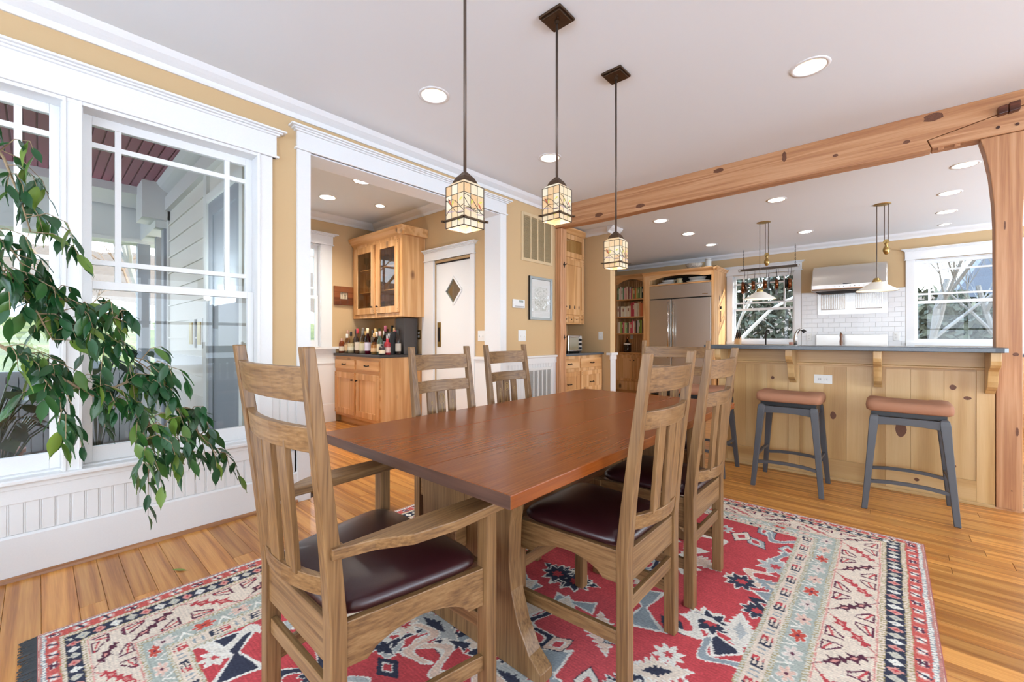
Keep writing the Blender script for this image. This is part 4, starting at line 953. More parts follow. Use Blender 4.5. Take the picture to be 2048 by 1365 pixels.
# ---- back counter, range, hood, tiles
o = bx(.74, 4.6, 8.36, 8.985, .905, .935).build('back_worktop', M['stone'], None); tag(o, 'dark worktop along the kitchen window wall', 'worktop')
lc = thing('base_cabinet', (1.45, 8.7, 0), 'pine base cabinet under the left kitchen window', 'cabinet'); bx(.74, 2.14, 8.38, 8.985, 0, .905).build('body', M['pine_z'], lc); leafdoor(lc, PY(8.38), .78, 1.42, .12, .85); leafdoor(lc, PY(8.38), 1.46, 2.1, .12, .85)
lc = thing('base_cabinet', (3.85, 8.7, 0), 'pine base cabinet under the right kitchen window', 'cabinet'); bx(3.1, 4.6, 8.38, 8.985, 0, .905).build('body', M['pine_z'], lc); leafdoor(lc, PY(8.38), 3.14, 3.82, .12, .85); leafdoor(lc, PY(8.38), 3.86, 4.56, .12, .85)
rg = thing('kitchen_range', (2.62, 8.65, 0), 'stainless range with low backguard below the hood', 'range')
bx(2.145, 3.095, 8.33, 8.904, .1, .90).build('body', M['steel'], rg, bevel=.004); bx(2.158, 3.082, 8.955, 8.985, .936, 1.205).build('backguard', M['steel'], rg, bevel=.004); bx(2.2, 3.04, 8.315, 8.33, .2, .62).build('oven_door', M['steel'], rg, bevel=.004)
mb().tube([(2.25, 8.29, .66), (3.0, 8.29, .66)], .012, 10).build('handle', M['chrome'], rg)
hd = thing('range_hood', (2.62, 8.75, 1.9), 'wide stainless range hood with rounded front and buttons', 'hood')
prof = [(8.985, 2.335), (8.74, 2.335), (8.66, 2.315), (8.58, 2.25), (8.50, 2.13), (8.44, 2.03), (8.41, 2.005), (8.40, 1.99), (8.40, 1.925), (8.43, 1.90), (8.985, 1.93)]
hs_ = mb().prism(prof, 'x', 2.152, 3.082).build('canopy', M['fridge'], hd, bevel=.012); smooth_angle(hs_, 30)
bx(2.17, 3.07, 8.396, 8.402, 1.935, 1.985).build('control_strip', plain('bright_strip', 'efeeec', .25, .3), hd)
for i in range(7): mb().lathe([(.006, 0), (.006, .008)], (2.46+i*.055+(.025 if i > 2 else 0), 8.39, 1.957), 8, axis='y').build('button', M['black'], hd)
bx(2.56, 2.66, 8.394, 8.397, 1.992, 2.003).build('badge', M['pandark'], hd)
bx(2.2, 3.04, 8.5, 8.95, 1.893, 1.90).build('filter_bay', M['slot'], hd)
bp = thing('hood_backplate', (2.63, 8.975, 1.54), 'stainless panel with two ribbed warming racks below the hood', 'backplate')
bx(2.177, 3.082, 8.972, 8.985, 1.545, 1.90).build('panel', M['steel'], bp)
for a, b in ((2.23, 2.55), (2.69, 3.02)):
    rk = mb(); 
    for i in range(14): x = a+(b-a)*i/13; rk.tube([(x, 8.955, 1.63), (x, 8.955, 1.885)], .003, 5)
    rk.tube([(a, 8.95, 1.63), (b, 8.95, 1.63)], .004, 6); rk.tube([(a, 8.95, 1.885), (b, 8.95, 1.885)], .004, 6); rk.build('wire_rack', M['chrome'], bp)
# subway tiles, each its own piece, in running bond
gb = struct('trim_23', bx(1.945, 3.292, 8.985, 9.0, .93, 1.937), M['grout'])
tw_, th_ = .1524, .0775; row = 0; z = .94
tm = {}
while z < 1.93:
    x = 1.948-(tw_/2 if row % 2 else 0)
    while x < 3.29:
        a, b = max(x, 1.948), min(x+tw_, 3.29); zt_ = min(z+th_, 1.936)
        if b-a > .015 and not (2.18 < a and b < 3.08 and z > 1.56 and zt_ < 1.93):
            key = (round(b-a, 3), round(zt_-z, 3))
            if key not in tm:
                o = bx(0.0012, b-a-.0012, -.006, 0, .0012, zt_-z-.0012).build('tile', M['tile'], gb, bevel=.0015, seg=1, world=False); tm[key] = o
            else: o = tm[key].copy(); COL.objects.link(o)
            o.location = (a, 8.985, z); rr_ = random.Random(int(a*977+z*313)); o.rotation_euler = (rr_.uniform(-.01, .01), 0, rr_.uniform(-.008, .008))
        x += tw_
    z += th_; row += 1
PKW = PY(8.978)
plate('wall_outlet', 'white outlet on the tiles left of the range', PKW, 2.02, 2.095, 1.10, 1.22, 'outlet', 'outlet'); plate('wall_outlet', 'white outlet on the tiles right of the range', PKW, 3.15, 3.225, 1.11, 1.235, 'outlet', 'outlet')
# things on the back counter
kb = thing('knife_block', (1.0, 8.62, .935), 'wooden knife block bristling with black handles by the window', 'knife block')
mb().hexa([(.96, 8.56, .935), (1.05, 8.56, .935), (1.05, 8.70, .935), (.96, 8.70, .935)], [(.985, 8.50, 1.13), (1.075, 8.50, 1.13), (1.075, 8.62, 1.19), (.985, 8.62, 1.19)]).build('block', M['pine_z'], kb, bevel=.004)
for i in range(9):
    a, b = i % 3, i//3; x = 1.0+a*.03; y = 8.52+b*.035; mb().bar((x, y, 1.13+b*.02), (x+.03, y-.05, 1.25+b*.025), .014, .02).build('knife_handle', M['black'], kb, bevel=.003)
ta = thing('water_tap', (1.45, 8.72, .935), 'slim black gooseneck tap in front of the kitchen window', 'tap')
mb().tube([(1.445, 8.72, .935), (1.445, 8.72, 1.25), (1.455, 8.72, 1.278), (1.475, 8.72, 1.29), (1.495, 8.72, 1.278), (1.502, 8.72, 1.21)], .011, 8).build('neck', M['iron'], ta, smooth=True); mb().lathe([(.02, 0), (.02, .02)], (1.445, 8.72, .935), 10).build('base', M['iron'], ta)
sb = thing('soap_dish', (1.86, 8.6, .935), 'small pink dish on the counter under the kitchen window', 'dish'); mb().lathe([(.02, 0), (.045, .11), (.05, .14), (.045, .14)], (1.86, 8.6, .935), 14).build('bowl', plain('pink_ceramic', 'b98a7c', .3), sb, smooth=True)
pg = thing('pepper_mill', (2.52, 8.78, .936), 'turned wooden pepper mill on the range counter', 'mill')
mb().lathe([(.028, 0), (.028, .02), (.018, .08), (.024, .16), (.015, .2), (.022, .25), (.016, .28)], (2.52, 8.7, .936), 14).build('body', plain('mill_wood', '7c5238', .35), pg, smooth=True); mb().lathe([(.008, 0), (.014, .012), (.006, .03)], (2.52, 8.7, 1.216), 10).build('finial', M['chrome'], pg)
# ---- pot rack
pr = thing('pot_rack', (1.49, 8.66, 2.38), 'hanging bar pot rack on two chains before the window', 'pot rack')
mb().tube([(1.05, 8.66, 2.385), (1.93, 8.66, 2.385)], .016, 6).build('bar', M['pansteel'], pr)
mb().box(1.05, 1.93, 8.655, 8.665, 2.37, 2.415).build('strap', M['rod'], pr)
for x in (1.035, 1.945): mb().tube([(x+.022*math.cos(a), 8.66, 2.39+.022*math.sin(a)) for a in np.linspace(0, 2*math.pi, 15)], .006, 6).build('scroll', M['steel'], pr)
for x in (1.10, 1.90):
    ch = mb()
    for i in range(11):
        z = 2.41+i*.0335; pts = []
        for a in np.linspace(0, 2*math.pi, 11):
            u, v = .008*math.cos(a), .021*math.sin(a); pts.append((x+(u if i % 2 else 0), 8.66+(0 if i % 2 else u), z+v))
        ch.tube(pts, .0025, 5)
    ch.build('chain', M['iron'], pr)
def pan(x, label, zt, rad, mat, yaw_, dy=0, flat=False, L=.17):
    p = thing('hanging_pan', (x, 8.66+dy, zt), label, 'pan', 'pans on the pot rack', rz=yaw_)
    mb().tube([(0, 0, .0), (.006, 0, -.02), (0, 0, -.05)], .003, 5).build('hook', M['rod'], p, world=False)
    mb().bar((0, 0, -.05), (0, .01, -.05-L), .012, .006, up=(0, 1, 0), w2=.02).build('handle', M['iron'], p, bevel=.002, world=False)
    cz = -.05-L-rad
    if flat: mb().prism([(-.035, cz-rad*.9), (.035, cz-rad*.9), (.05, cz+rad), (-.05, cz+rad)], 'y', 0, .004).build('blade', mat, p, world=False)
    else: mb().lathe([(rad*.85, .0), (rad, .05), (rad+.003, .05), (rad*.86, -.004), (.001, -.004)], (0, 0, cz), 22, caps=False, axis='y').build('bowl', mat, p, smooth=True, world=False)
for a in ((1.12, 'copper pan hanging at the left end of the pot rack', .115, 'copper', 100, 0), (1.165, 'steel skillet hanging beside the leftmost copper pan', .10, 'pansteel', 108, .03), (1.285, 'copper saucepan hanging second along the rack', .085, 'copper', 98, 0), (1.47, 'small copper pan half behind the cone lamp', .085, 'copper', 104, 0),
          (1.65, 'copper pan hanging in the right half of the rack', .095, 'copper', 100, 0), (1.84, 'dark copper pan hanging near the right end of the rack', .10, 'copper', 103, 0), (1.79, 'black pan hanging behind the last copper pan', .085, 'pandark', 100, .04)):
    pan(a[0], a[1], 2.366, a[2], M[a[3]], R(a[4]), a[5], L=.13 if a[3] != 'pansteel' else .15)
pan(1.50, 'black cleaver-shaped griddle hanging at the middle of the rack', 2.366, .12, M['pandark'], R(120), .03, True, .09)
pan(1.62, 'black flat griddle hanging low beside a copper pan', 2.366, .13, M['pandark'], R(125), .03, True, .17)
# ---- refrigerator in its pine surround
PF = PY(8.27)
fg = thing('refrigerator', (.07, 8.6, 0), 'built-in stainless refrigerator with two doors and long handles', 'refrigerator')
bx(-.518, .658, 8.29, 8.97, .02, 2.185).build('body', M['slot'], fg)
BB(PF, -.515, -.077, -.02, .03, .12, 1.905).build('door', M['fridge'], fg, bevel=.006); BB(PF, -.067, .655, -.02, .03, .12, 1.905).build('door', M['fridge'], fg, bevel=.006)
BB(PF, -.515, .655, -.02, .025, 1.925, 2.18).build('grille_panel', M['fridge'], fg, bevel=.004); BB(PF, .50, .60, .025, .027, 1.965, 1.978).build('badge', M['chrome'], fg)
for x in (-.12, -.024):
    h = mb(); h.tube([(x, 8.185, .75), (x, 8.185, 1.86)], .012, 10); h.tube([(x, 8.245, .8), (x, 8.185, .8)], .008, 8); h.tube([(x, 8.245, 1.8), (x, 8.185, 1.8)], .008, 8); h.build('handle', M['chrome'], fg, smooth=True)
fc = thing('refrigerator_surround', (.07, 8.65, 0), 'tall pine cabinet surround with arched shelf above the refrigerator', 'cabinet')
bx(-.655, -.52, 8.25, 8.985, 0, 2.42).build('side_panel', M['pine_z'], fc, bevel=.002); bx(.66, .712, 8.25, 8.985, 0, 2.42).build('side_panel', M['pine_z'], fc, bevel=.002)
bx(-.52, .66, 8.25, 8.985, 2.186, 2.21).build('shelf', M['pine_x'], fc); bx(-.52, .66, 8.95, 8.985, 2.21, 2.42).build('back_panel', M['slot'], fc); bx(-.6, .712, 8.27, 8.985, 2.42, 2.44).build('top', M['pine_x'], fc)
n = 24; arch = [(-.52, 2.305)]+[(-.40+.92*i/n, 2.315+.05*math.sin(math.pi*min(1, max(0, (i/n)))) ** .8+.0) for i in range(n+1)]+[(.66, 2.318), (.66, 2.43), (-.52, 2.43)]
mb().prism(arch, 'y', 8.25, 8.27).build('arched_valance', M['pine_x'], fc, bevel=.002)
t = mb(); t.prism([(8.25, 2.40), (8.24, 2.40), (8.225, 2.425), (8.195, 2.45), (8.195, 2.465), (8.985, 2.465), (8.985, 2.44), (8.25, 2.44)], 'x', -.655, .765); t.prism([(.712, 2.40), (.722, 2.40), (.737, 2.425), (.767, 2.45), (.767, 2.465), (.70, 2.465)], 'y', 8.195, 8.985); t.build('cornice', M['pine_x'], fc)
# crockery above the refrigerator
def platter(x, y, z, rx_, label, mat, rise=.02, tilt=0):
    p = thing('serving_platter', (x, y, z), label, 'platter', 'crockery above the refrigerator'); m = mb().lathe([(.001, .004), (rx_*.7, .004), (rx_, rise), (rx_, rise+.005), (rx_*.7, .009), (.001, .009)], (0, 0, 0), 26, caps=False)
    m.v = [(a, b*.6, c) for a, b, c in m.v]; m.build('dish', mat, p, smooth=True, world=False); return p
platter(-.27, 8.45, 2.21, .17, 'white oval platter at the bottom left above the refrigerator', M['cerwhite'], .03); platter(-.22, 8.5, 2.245, .15, 'white platter stacked on the lower left platter', M['cerwhite'], .06)
platter(.36, 8.45, 2.21, .22, 'wide white platter at the bottom right above the refrigerator', M['cerwhite'], .035); platter(.33, 8.5, 2.25, .17, 'pale boat-shaped dish stacked on the right platter', M['cerwhite'], .07)
pj = thing('pitcher', (.02, 8.42, 2.21), 'small cream patterned pitcher between the platters above the refrigerator', 'pitcher')
mb().lathe([(.035, 0), (.06, .02), (.062, .05), (.045, .08), (.06, .105), (.056, .105), (.04, .08)], (.02, 8.42, 2.21), 18, caps=False).build('body', plain('cream_glaze', 'd9c79a', .25, var=.15, bscale=25), pj, smooth=True)
mb().tube([(-.03, 8.42, 2.30), (-.085, 8.42, 2.30), (-.09, 8.42, 2.26), (-.035, 8.42, 2.235)], .008, 7).build('handle', plain('cream_glaze_handle', 'cdb98a', .25), pj, smooth=True)
bw = thing('mixing_bowl', (.27, 8.5, 2.465), 'patterned bowl standing on top of the refrigerator surround', 'bowl'); mb().lathe([(.07, 0), (.12, .05), (.16, .12), (.152, .12), (.11, .05), (.001, .01)], (.27, 8.5, 2.465), 22, caps=False).build('bowl', plain('mottled_glaze', 'cdbfae', .25, var=.35, bscale=14), bw, smooth=True)
cn = thing('canister', (.5, 8.6, 2.465), 'white cylinder canister on top of the refrigerator surround', 'canister'); mb().lathe([(.055, 0), (.055, .21), (.05, .215)], (.5, 8.6, 2.465), 22).build('body', M['cerwhite'], cn, smooth=False); mb().lathe([(.057, .185), (.057, .195)], (.5, 8.6, 2.465), 22).build('rim', M['steel'], cn)
bs = thing('hanging_utensil', (.716, 8.62, 1.7), 'small dark utensil hanging on the side of the refrigerator surround', 'utensil'); mb().bar((.72, 8.62, 1.45), (.72, 8.62, 1.66), .02, .012, up=(1, 0, 0)).build('shank', plain('opener_brown', '8a6a4c', .4), bs); mb().lathe([(.03, 0), (.03, .02)], (.713, 8.62, 1.72), 12, axis='x').build('head', M['iron'], bs)
# ---- bookcase
bc = thing('bookcase', (-1.12, 8.8, 0), 'pine bookcase with arched top and beaded back beside the refrigerator', 'bookcase')
PBk = PY(8.62)
bx(-1.52, -1.46, 8.62, 8.985, .83, 2.50).build('side', M['pine_z'], bc); bx(-.77, -.662, 8.62, 8.985, .83, 2.50).build('side', M['pine_z'], bc)
for i in range(14): x = -1.46+.69*i/14; bx(x+.002, x+.69/14-.002, 8.97, 8.985, .83, 2.45).build('back_board', M['pine_z'], bc, bevel=.002, seg=1)
for z in (2.0, 1.615, 1.25): bx(-1.46, -.77, 8.63, 8.97, z-.028, z).build('shelf', M['pine_x'], bc, bevel=.002)
ar = [(-1.46, 2.31)]+[(-1.46+.69*i/20, 2.32+.11*math.sin(math.pi*i/20)) for i in range(21)]+[(-.77, 2.31), (-.77, 2.51), (-1.46, 2.51)]
mb().prism(ar, 'y', 8.62, 8.64).build('arched_top', M['pine_x'], bc); bx(-1.53, -.662, 8.60, 8.985, 2.50, 2.53).build('cap', M['pine_x'], bc)
bx(-1.52, -.662, 8.60, 8.985, .80, .83).build('ledge', M['pine_x'], bc, bevel=.003); bx(-1.52, -.662, 8.64, 8.985, 0, .80).build('cupboard', M['pine_z'], bc)
PB2 = PY(8.64); leafdoor(bc, PB2, -1.47, -1.08, .2, .77, knob=(-1.12, .66)); leafdoor(bc, PB2, -1.07, -.675, .2, .77, knob=(-1.03, .66))
rb = random.Random(12); ordn = ['first', 'second', 'third', 'fourth', 'fifth', 'sixth', 'seventh', 'eighth', 'ninth', 'tenth', 'eleventh', 'twelfth', 'thirteenth', 'fourteenth', 'fifteenth', 'sixteenth', 'seventeenth', 'eighteenth', 'nineteenth', 'twentieth']
SH = [('top', 2.0, [('4f8a5c', 'green'), ('e8dcc4', 'cream'), ('e5c9b8', 'pale pink'), ('efe6d2', 'cream'), ('6b8f6a', 'green'), ('e8b9b0', 'pink'), ('d98d86', 'rose'), ('e6d2b4', 'cream'), ('8a4a44', 'maroon'), ('e9dfc8', 'cream'), ('c65a6a', 'rose red'), ('d9b46a', 'yellow'), ('7d8a58', 'olive'), ('d97a4a', 'orange'), ('c8c878', 'lime'), ('8fa060', 'leaf green'), ('6f7f50', 'olive'), ('e0d8a8', 'pale yellow'), ('2f3a34', 'black')]),
      ('middle', 1.615, [('e6d6bc', 'cream'), ('8b5a48', 'brown'), ('efe4cf', 'cream'), ('e9d9b8', 'cream'), ('f0e7d6', 'ivory'), ('ead9c0', 'cream'), ('efe4cf', 'ivory'), ('e8d4b0', 'cream'), ('c23a4e', 'red'), ('d0485a', 'red'), ('efe0cc', 'ivory'), ('f0e2d2', 'ivory'), ('e6ceb0', 'tan'), ('d98a5a', 'orange'), ('e0784a', 'orange'), ('c98a54', 'tan')]),
      ('bottom', 1.25, [('d9c8b4', 'tan'), ('e8d8c8', 'cream'), ('9ab85a', 'lime green'), ('7c5a4a', 'brown'), ('d0606a', 'rose'), ('c9d8a8', 'pale green'), ('8fb878', 'green'), ('4a3a38', 'black'), ('e5c8b0', 'cream'), ('cf4a5c', 'red'), ('d8566a', 'red'), ('efe4d8', 'ivory'), ('b9746a', 'pink brown'), ('3a3a40', 'black'), ('eae6e0', 'white'), ('7a9a3a', 'green'), ('9ab04a', 'lime'), ('6a4a40', 'brown'), ('b8cc98', 'pale green')])]
for nm, zs, books in SH:
    wtot = sum(rb.uniform(.026, .042) for _ in books); x = -1.445; sc_ = (.64 if nm != 'top' else .60)/len(books)
    for i, (hx, cn_) in enumerate(books):
        wd = sc_*rb.uniform(.82, 1.0); hgt = {'top': (.27, .25), 'middle': (.23, .30), 'bottom': (.25, .28)}[nm]; h_ = (hgt[0] if i < len(books)/2 else hgt[1])*rb.uniform(.9, 1.05); dp = rb.uniform(.16, .2)
        b_ = thing('book', (x+wd/2, 8.655, zs), '%s-spined book, %s from the left on the %s bookcase shelf' % (cn_, ordn[i], nm), 'book', 'books on the %s bookcase shelf' % nm)
        cv = mb(); cv.box(-wd/2, wd/2, 0, .012, 0, h_); cv.box(-wd/2, -wd/2+.003, .012, dp, 0, h_); cv.box(wd/2-.003, wd/2, .012, dp, 0, h_); cv.build('cover', M['obj'], b_, world=False, color=hx)
        mb().box(-wd/2+.0032, wd/2-.0032, .0125, dp-.006, .004, h_-.006).build('pages', M['paper'], b_, world=False)
        if i % 3 == 0: mb().box(-wd/2+.006, wd/2-.006, -.0008, 0, h_*.5, h_*.8).build('spine_title', M['obj'], b_, world=False, color='d8c8b0' if cn_ not in ('cream', 'ivory') else 'a86a5a')
        b_.rotation_euler = (0, R(rb.uniform(0, 4) if nm == 'top' and i > 9 else rb.uniform(-.6, .6)), 0)
        x += sc_
vs_ = thing('round_tin', (-.82, 8.72, 2.0), 'round dark tin at the right end of the top bookcase shelf', 'tin'); mb().lathe([(.04, 0), (.045, .02), (.045, .2), (.03, .23)], (-.82, 8.72, 2.0), 18).build('body', plain('dark_tin', '4a4442', .3, .3, var=.5, bscale=30), vs_, smooth=True)
lq = thing('syrup_jug', (-1.24, 8.72, .83), 'dark glass jug with white label on the bookcase ledge', 'jug'); mb().lathe([(.075, 0), (.08, .02), (.08, .19), (.05, .22), (.025, .245), (.022, .30)], (-1.24, 8.72, .83), 20).build('body', plain('dark_glass', '2a1a16', .1), lq, smooth=True); mb().lathe([(.0815, .165), (.0815, .205)], (-1.24, 8.72, .83), 20, caps=False).build('label', M['plastic'], lq); mb().lathe([(.026, .30), (.026, .33)], (-1.24, 8.72, .83), 14).build('cap', M['copper'], lq)
plate('wall_outlet', 'cream outlet on the beaded back of the bookcase', PY(8.97), -1.29, -1.22, 1.125, 1.235, 'outlet', 'outlet')
# ---- hutch in the alcove by the slim post
hb = thing('alcove_cabinet', (-.38, 5.0, 0), 'pine base cabinet with drawers in the alcove', 'cabinet')
bx(-.695, -.082, 4.425, 5.585, .09, .905).build('body', M['pine_z'], hb); PH = PXp(-.082)
for y0, y1 in ((4.46, 4.94), (4.985, 5.545)):
    drawer(hb, PH, y0, y1, .735, .862, 'pine_y')
    d_ = leafdoor(hb, PH, y0, y1, .40, .69, name='deep_drawer'); k = mb(); yc = (y0+y1)/2
    k.tube([PH(yc-.045, .012, .53), PH(yc-.04, .034, .525), PH(yc+.04, .034, .525), PH(yc+.045, .012, .53)], .006, 7); k.build('pull', M['iron'], d_)
    leafdoor(hb, PH, y0, y1, .12, .365, name='deep_drawer')
o = bx(-.695, -.052, 4.42, 5.588, .906, .936).build('hutch_counter', M['stone'], None, bevel=.003); tag(o, 'dark stone slab on the alcove base cabinet', 'counter')
hu = thing('hutch_wall_cabinet', (-.53, 5.0, 1.35), 'tall pine wall cabinet with glass top doors in the alcove', 'cabinet'); bx(-.695, -.392, 4.43, 5.585, 1.355, 2.70).build('body', M['pine_z'], hu)
PU = PXp(-.392)
for y0, y1 in ((4.45, 4.985), (5.01, 5.56)):
    leafdoor(hu, PU, y0, y1, 2.33, 2.665, glass=True, fw=.075)
    leafdoor(hu, PU, y0, y1, 1.49, 2.295, fw=.08, knob=(y1-.03 if y0 < 4.6 else y0+.03, 1.6))
    for i in range(4): a = y0+(y1-y0)*i/4; q = BB(PU, a+.006, a+(y1-y0)/4-.006, 0, .012, 1.375, 1.465).build('spice_drawer', M['pine_y'], hu, bevel=.002); BB(PU, a+(y1-y0)/8-.007, a+(y1-y0)/8+.007, .012, .024, 1.413, 1.427).build('knob', M['iron'], q, bevel=.003)
for y0, y1 in ((5.06, 5.52),):
    for i in range(4): a = 5.07+i*.12; mb().prism([(a-.006+.012*math.cos(t_), 1.60+.03*math.sin(t_)) for t_ in np.linspace(0, 2*math.pi, 9)[:-1]], 'x', -.3835, -.3815).build('heart_cut', M['slot'], hu)
t = mb(); t.prism([(-.392, 2.67), (-.375, 2.67), (-.36, 2.70), (-.33, 2.735), (-.33, 2.75), (-.695, 2.75), (-.695, 2.70)], 'y', 4.42, 5.587); t.build('cornice', M['pine_y'], hu)
ts = thing('toaster_oven', (-.25, 5.05, .936), 'stainless toaster oven with knobs on the alcove counter', 'toaster oven')
bx(-.52, -.19, 4.86, 5.21, .955, 1.185).build('body', M['steel'], ts, bevel=.012); bx(-.19, -.183, 4.88, 5.10, .98, 1.15).build('glass_door', plain('oven_window', '8a7b5c', .1), ts); mb().tube([(-.165, 4.89, 1.16), (-.165, 5.09, 1.16)], .007, 8).build('handle', M['chrome'], ts)
for z in (1.0, 1.06, 1.12): mb().lathe([(.019, 0), (.016, .022)], (-.19, 5.155, z), 14, axis='x').build('knob', M['black'], ts)
for y in (4.89, 5.18): bx(-.5, -.21, y-.012, y+.012, .936, .956).build('foot', M['black'], ts)
plate('light_switch', 'cream light switch on the return wall beside the hutch', PY(5.59), -.145, -.07, 1.12, 1.24, 1, 'switch')
# ---- bar nook
nb = thing('bar_base_cabinet', (-2.03, 3.04, 0), 'pine base cabinet with two drawers and two doors under the bottles', 'cabinet')
bx(-2.615, -1.452, 2.745, 3.338, .10, .905).build('body', M['pine_z'], nb, bevel=.002); bx(-2.6, -1.49, 2.81, 3.33, 0, .10).build('toe_kick', M['pine_x'], nb); PN = PY(2.745)
BB(PN, -2.615, -1.452, 0, .006, .10, .905).build('face_frame', M['pine_x'], nb); PN = PY(2.739)
for a0, a1 in ((-2.59, -2.06), (-2.005, -1.475)):
    drawer(nb, PN, a0, a1, .735, .862); leafdoor(nb, PN, a0, a1, .14, .69, fw=.075, knob=(a1-.03 if a0 < -2.1 else a0+.03, .60))
o = bx(-2.615, -1.43, 2.71, 3.338, .906, .94).build('bar_worktop', M['blackstone'], None, bevel=.003); tag(o, 'black stone counter under the bottles in the nook', 'counter')
nu = thing('bar_wall_cabinet', (-1.98, 3.17, 1.41), 'pine wall cabinet with two glass doors in the bar nook', 'cabinet')
m = mb(); m.box(-2.585, -2.555, 3.005, 3.338, 1.415, 2.44); m.box(-1.405, -1.378, 3.005, 3.338, 1.415, 2.44); m.box(-2.555, -1.405, 3.005, 3.338, 1.415, 1.45); m.box(-2.555, -1.405, 3.005, 3.338, 2.41, 2.44); m.box(-2.555, -1.405, 3.325, 3.338, 1.45, 2.41); m.build('body', M['pine_z'], nu, bevel=.002)
for z in (1.78, 2.09): bx(-2.555, -1.405, 3.03, 3.325, z-.012, z).build('inner_shelf', M['pine_x'], nu)
PU2 = PY(3.005)
m = mb(); BB(PU2, -2.585, -1.378, 0, .018, 1.415, 1.465, m); BB(PU2, -2.585, -1.378, 0, .018, 2.39, 2.44, m); BB(PU2, -2.585, -2.53, 0, .018, 1.465, 2.39, m); BB(PU2, -1.43, -1.378, 0, .018, 1.465, 2.39, m); BB(PU2, -1.998, -1.95, 0, .018, 1.465, 2.39, m); m.build('face_frame', M['pine_z'], nu, bevel=.002)
PU3 = PY(2.99); leafdoor(nu, PU3, -2.528, -2.0, 1.468, 2.387, glass=True, fw=.085, knob=(-2.04, 1.56)); leafdoor(nu, PU3, -1.948, -1.432, 1.468, 2.387, glass=True, fw=.085, knob=(-1.91, 1.56))
t = mb(); t.prism([(3.0, 2.43), (2.985, 2.43), (2.97, 2.46), (2.93, 2.505), (2.925, 2.535), (3.338, 2.535), (3.338, 2.43)], 'x', -2.61, -1.32); t.prism([(-1.378, 2.43), (-1.37, 2.43), (-1.355, 2.46), (-1.318, 2.505), (-1.312, 2.535), (-1.40, 2.535)], 'y', 2.925, 3.338); t.build('cornice', M['pine_x'], nu)
rg_ = random.Random(5); gi = 0
gproto = None
for z in (1.452, 1.781, 2.091):
    for i in range(7):
        x = -2.47+i*.152+rg_.uniform(-.01, .01)
        if gproto is None:
            g_ = thing('stem_glass', (0, 0, 0), '', 'glass', 'stemware inside the bar wall cabinet'); mb().lathe([(.032, 0), (.004, .006), (.004, .09), (.03, .115), (.036, .16), (.03, .20)], (0, 0, 0), 14, caps=False).build('goblet', M['vessel'], g_, smooth=True, world=False); gproto = g_
        else: g_ = copy_tree(gproto)
        g_.location = (x, 3.14+rg_.uniform(-.03, .06), z); g_['label'] = 'clear stem glass, %s from the left on the %s shelf of the glass cabinet' % (ordn[i], {1.452: 'bottom', 1.781: 'middle', 2.091: 'upper'}[z])
